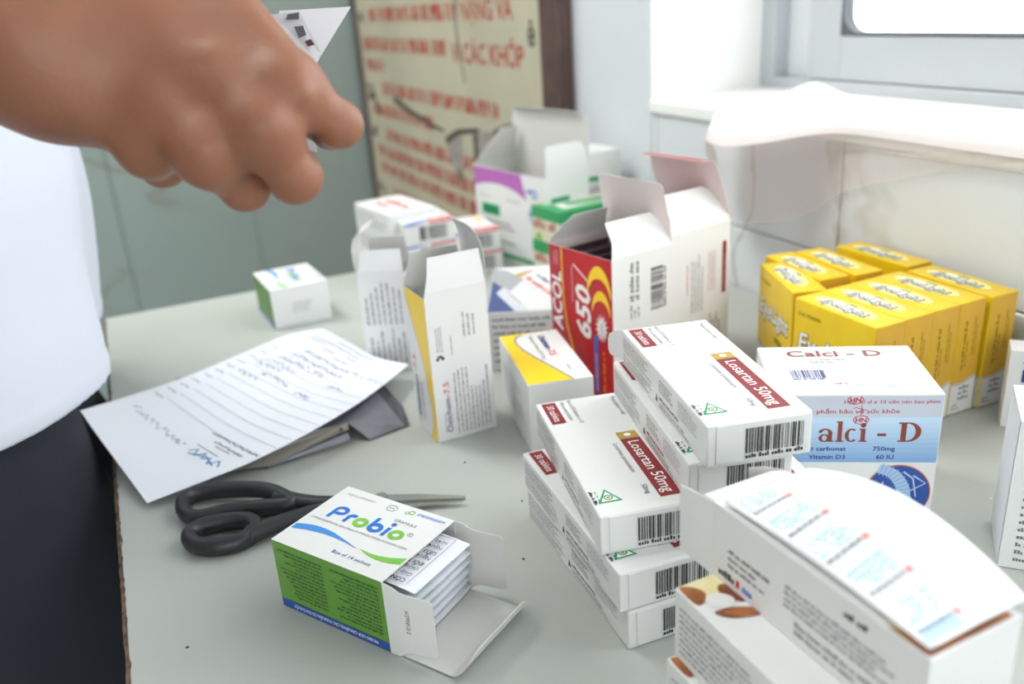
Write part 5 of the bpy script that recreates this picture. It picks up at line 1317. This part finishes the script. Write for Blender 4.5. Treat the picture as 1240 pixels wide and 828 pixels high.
# keep the fine mesh up to just past the wrist; the forearm goes on in the coarser body mesh
NECK, HEAD = np.array([-.185, .74, 1.44]), np.array([-.150, .74, 1.575])
def f_torso(P):
    d = seg_d(P, (-.164, .670, .84), (-.164, .810, .84), .110, .110)
    d = smin(d, seg_d(P, (-.150, .670, .98), (-.150, .810, .98), .108, .108), .08)
    d = smin(d, seg_d(P, (-.168, .650, 1.20), (-.168, .830, 1.20), .108, .108), .10)
    return smin(d, seg_d(P, SH_R, SH_L, .056, .056), .07)
EL_L = np.array([-.245, .955, 1.13]); WR_L = np.array([-.175, .875, .86])
def f_sleeve(P):
    return np.minimum(chain(P, [SH_R, SH_R*.35+EL*.65], (.062, .056), .01), chain(P, [SH_L, SH_L*.35+EL_L*.65], (.062, .056), .01))
HIPS = [((-.168, .655, .86), (-.152, .654, .78), (-.126, .652, .66), (-.130, .650, .46), (-.160, .645, .09), (-.085, .640, .035)),
        ((-.168, .825, .86), (-.152, .826, .78), (-.126, .828, .66), (-.130, .830, .46), (-.165, .835, .09), (-.095, .840, .035))]
def f_head(P):
    d = smin(seg_d(P, NECK, HEAD-np.array([.02, 0, .05]), .058, .056), np.linalg.norm((P-HEAD)/np.array([.098, .076, .112]), axis=-1)*.09-.09, .02)
    d = smin(d, seg_d(P, HEAD+np.array([.03, 0, -.07]), HEAD+np.array([.055, 0, -.088]), .040, .026), .02)         # jaw, chin
    d = smin(d, seg_d(P, HEAD+np.array([.095, 0, .012]), HEAD+np.array([.112, 0, -.020]), .007, .012), .010)          # nose
    for s in (-1, 1):
        d = smin(d, seg_d(P, HEAD+np.array([-.005, .078*s, .012]), HEAD+np.array([-.008, .080*s, -.022]), .012, .008), .006)   # ears
        d = np.maximum(d, -(np.linalg.norm(P-(HEAD+np.array([.098, .031*s, .012])), axis=-1)-.012))                 # eye sockets
    d = smin(d, seg_d(P, HEAD+np.array([.088, -.020, -.048]), HEAD+np.array([.088, .020, -.048]), .008, .008), .008)  # lips
    return d
def f_body(P):
    d = smin(f_torso(P)+.012, f_head(P), .03)
    d = smin(d, chain(P, [SH_R, EL, WR], (.050, .042, .0292), .03), .03)
    d = smin(d, chain(P, [SH_L, EL_L, WR_L], (.050, .042, .030), .03), .03)
    for leg in HIPS: d = smin(d, chain(P, leg, (.075, .072, .068, .056, .042, .032), .02), .03)
    return d
vb, fb_ = surface(f_body, (-.34, .46, 0.0), (.03, 1.04, 1.72), 0.0085)
# cut the coarse forearm where the fine one starts
wd = (WR-EL)/np.linalg.norm(WR-EL)
sb = (vb-WR)@wd; near = np.linalg.norm(vb-EL-((vb-EL)@wd)[:, None]*wd, axis=1) < .06
kill = near & (sb > -.030)
fb_ = fb_[~kill[fb_].any(1)]
ka = ((va-WR)@wd) < -.040
fa = fa[~ka[fa].any(1)]
SKIN = mat('skin', '#c58f73', 0.50, **{'Subsurface Weight': 0.12, 'Subsurface Radius': (0.010, 0.004, 0.002), 'Subsurface Scale': 0.6})
nt = SKIN.node_tree; bs = nt.nodes['Principled BSDF']
tc = nt.nodes.new('ShaderNodeTexCoord')
n1 = nt.nodes.new('ShaderNodeTexNoise'); n1.inputs['Scale'].default_value = 26; n1.inputs['Detail'].default_value = 3
mx = nt.nodes.new('ShaderNodeMix'); mx.data_type = 'RGBA'; mx.inputs['A'].default_value = lin('#a06e52'); mx.inputs['B'].default_value = lin('#7c4a35')
n2 = nt.nodes.new('ShaderNodeTexNoise'); n2.inputs['Scale'].default_value = 420; n2.inputs['Detail'].default_value = 3
bp = nt.nodes.new('ShaderNodeBump'); bp.inputs['Strength'].default_value = 0.25; bp.inputs['Distance'].default_value = 0.0008
nt.links.new(tc.outputs['Object'], n1.inputs['Vector']); nt.links.new(tc.outputs['Object'], n2.inputs['Vector'])
nt.links.new(n1.outputs['Fac'], mx.inputs['Factor']); nt.links.new(mx.outputs['Result'], bs.inputs['Base Color'])
nt.links.new(n2.outputs['Fac'], bp.inputs['Height']); nt.links.new(bp.outputs[0], bs.inputs['Normal'])
PO = np.array([-.15, .74, 0.0])
def npmesh(name, v, f, m, parent=None, smooth=True):
    used = np.unique(f); mp = -np.ones(len(v), np.int64); mp[used] = np.arange(len(used))
    return meshobj(name, (v[used]-PO).tolist(), mp[f].tolist(), m, parent, smooth=smooth)
allv = np.concatenate([vb, va]); allf = np.concatenate([fb_, fa+len(vb)])
person = npmesh('person', allv, allf, SKIN); person.location = PO.tolist()
tag(person, 'person in white shirt and dark trousers at the table edge, arm reaching over the cartons', 'person')
HEM = TT+0.062
def f_shirt(P):
    r = np.sin(P[..., 2]*38+P[..., 1]*9)*.0016+np.sin(P[..., 1]*46+P[..., 2]*6)*.0018
    flare = np.clip((0.98-P[..., 2])/.2, 0, 1)*.004
    r = r+np.sin(P[..., 2]*13+P[..., 1]*31+np.sin(P[..., 2]*7)*1.5)*.0022+np.sin(P[..., 1]*70+P[..., 2]*11)*.0007
    r = r-np.where(np.abs(P[..., 2]-HEM-.008) < .008, .0012, 0)
    d = smin(f_torso(P)-.014, f_sleeve(P)-.008, .02)+r
    d = np.maximum(d, HEM+.10*(P[..., 0]+.04)*0-P[..., 2])
    d = np.maximum(d, -(np.linalg.norm(P-NECK-np.array([.01, 0, .05]), axis=-1)-.085))
    for s_, e_ in ((SH_R, EL), (SH_L, EL_L)):
        ax_ = (e_-s_)/np.linalg.norm(e_-s_); along = (P-s_)@ax_; rr = np.linalg.norm(P-s_-along[..., None]*ax_, axis=-1)
        d = np.maximum(d, np.where((rr < .075) & (along > 0.05), along-.165, -1))
    return d
vs_, fs_ = surface(f_shirt, (-.36, .46, .78), (.05, 1.06, 1.50), 0.0042)
CLOTH = mat('white_cotton', '#d4d9e3', 0.85, bump=(900, 0.15, 0.0006))
shirt = npmesh('shirt', vs_, fs_, CLOTH, person)
def f_trous(P):
    d = None
    for leg in HIPS:
        e = chain(P, leg[:5], (.088, .082, .084, .074, .066), .02); d = e if d is None else smin(d, e, .02)
    d = smin(d, seg_d(P, (-.176, .670, .875), (-.176, .810, .875), .112, .112), .04)
    d += np.sin(P[..., 2]*30+P[..., 1]*20)*.0015
    return np.maximum(np.maximum(d, P[..., 2]-.96), .05-P[..., 2])
vt, ft_ = surface(f_trous, (-.30, .50, .03), (.02, .98, 1.0), 0.0085)
npmesh('trousers', vt, ft_, mat('navy_cloth', '#22262f', 0.9, var=(7, '#1a1d25'), bump=(700, 0.15, 0.0006)), person)
def f_shoe(P):
    d = None
    for leg in HIPS:
        a = np.array(leg[5]); e = seg_d(P, a+np.array([-.10, 0, .010]), a+np.array([.10, 0, -.002]), .044, .036); d = e if d is None else np.minimum(d, e)
    return np.maximum(d, .002-P[..., 2])
vh, fh = surface(f_shoe, (-.30, .56, -.01), (.10, .92, .11), 0.006)
npmesh('shoes', vh, fh, mat('black_leather', '#1b1b1d', 0.4), person)
def f_hair(P):
    d = np.linalg.norm((P-HEAD-np.array([-.012, 0, .022]))/np.array([.104, .084, .108]), axis=-1)*.09-.09
    return np.maximum(d, -np.minimum(P[..., 2]-HEAD[2]+.06, 1)*1.0+np.where(P[..., 0] > HEAD[0]+.045, .11, 0))
vr, fr_ = surface(f_hair, HEAD-np.array([.14, .12, .12]), HEAD+np.array([.12, .12, .16]), 0.006)
npmesh('hair', vr, fr_, mat('black_hair', '#17151a', 0.45, bump=(240, 0.6, 0.003)), person)
for s in (-1, 1):
    bm = bmesh.new(); bmesh.ops.create_uvsphere(bm, u_segments=14, v_segments=8, radius=0.0115, matrix=Matrix.Translation(HEAD+np.array([.086, .031*s, .012])-PO))
    ey_ = bmobj('eye', bm, mat('eye_white', '#eeeae4', 0.2), person, True)
    bm = bmesh.new(); bmesh.ops.create_uvsphere(bm, u_segments=12, v_segments=6, radius=0.0055, matrix=Matrix.Translation(HEAD+np.array([.0935, .031*s, .012])-PO))
    bmobj('iris', bm, mat('dark_iris', '#2a1a12', 0.2), ey_, True)
# folded printed sheet pinched between thumb and forefinger
FO = V((0.0903,0.4416,0.2870)); fsh = link(bpy.data.objects.new('folded_sheet', None)); place(fsh, *FO)
tag(fsh, 'folded white sheet with dark print pinched in the hand at the top', 'paper')
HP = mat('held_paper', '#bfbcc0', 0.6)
def leaf(name, pts, m_, th=0.0004):
    P = [V(p)-FO for p in pts]; nn = (P[1]-P[0]).cross(P[2]-P[0]).normalized()*th; n = len(P)
    return meshobj(name, P+[q+nn for q in P], [tuple(range(n)), tuple(range(2*n-1, n-1, -1))]+[(i, (i+1) % n, n+(i+1) % n, n+i) for i in range(n)][::1], m_, fsh)
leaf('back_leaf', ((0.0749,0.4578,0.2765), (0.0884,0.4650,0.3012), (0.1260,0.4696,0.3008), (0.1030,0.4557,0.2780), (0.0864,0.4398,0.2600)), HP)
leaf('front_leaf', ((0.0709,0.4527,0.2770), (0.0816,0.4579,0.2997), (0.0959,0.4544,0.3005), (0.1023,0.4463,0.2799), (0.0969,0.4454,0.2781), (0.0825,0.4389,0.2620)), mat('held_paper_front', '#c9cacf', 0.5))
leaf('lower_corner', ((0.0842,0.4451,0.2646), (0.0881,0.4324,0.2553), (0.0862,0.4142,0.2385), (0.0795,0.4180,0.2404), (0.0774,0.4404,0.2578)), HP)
for k, (q0, m_) in enumerate((((347, 24, 363, 14), mat('charcoal_print', '#55525a', .5)), ((357, 41, 371, 30), mat('charcoal_print', '#55525a', .5)), ((371, 55, 381, 46), mat('maroon_print', '#54262b', .5)))): pass
leaf('dark_print', ((0.0886,0.4531,0.2969), (0.0899,0.4536,0.2994), (0.0952,0.4518,0.2998), (0.0945,0.4508,0.2968)), mat('charcoal_print', '#55525a', .5), 0.0002)
leaf('dark_print', ((0.0916,0.4509,0.2936), (0.0958,0.4495,0.2937), (0.0963,0.4477,0.2895), (0.0926,0.4482,0.2883)), mat('charcoal_print', '#55525a', .5), 0.0002)
leaf('dark_print', ((0.0950,0.4476,0.2866), (0.0980,0.4473,0.2875), (0.0993,0.4459,0.2848), (0.0960,0.4464,0.2842)), mat('maroon_print', '#54262b', .5), 0.0002)
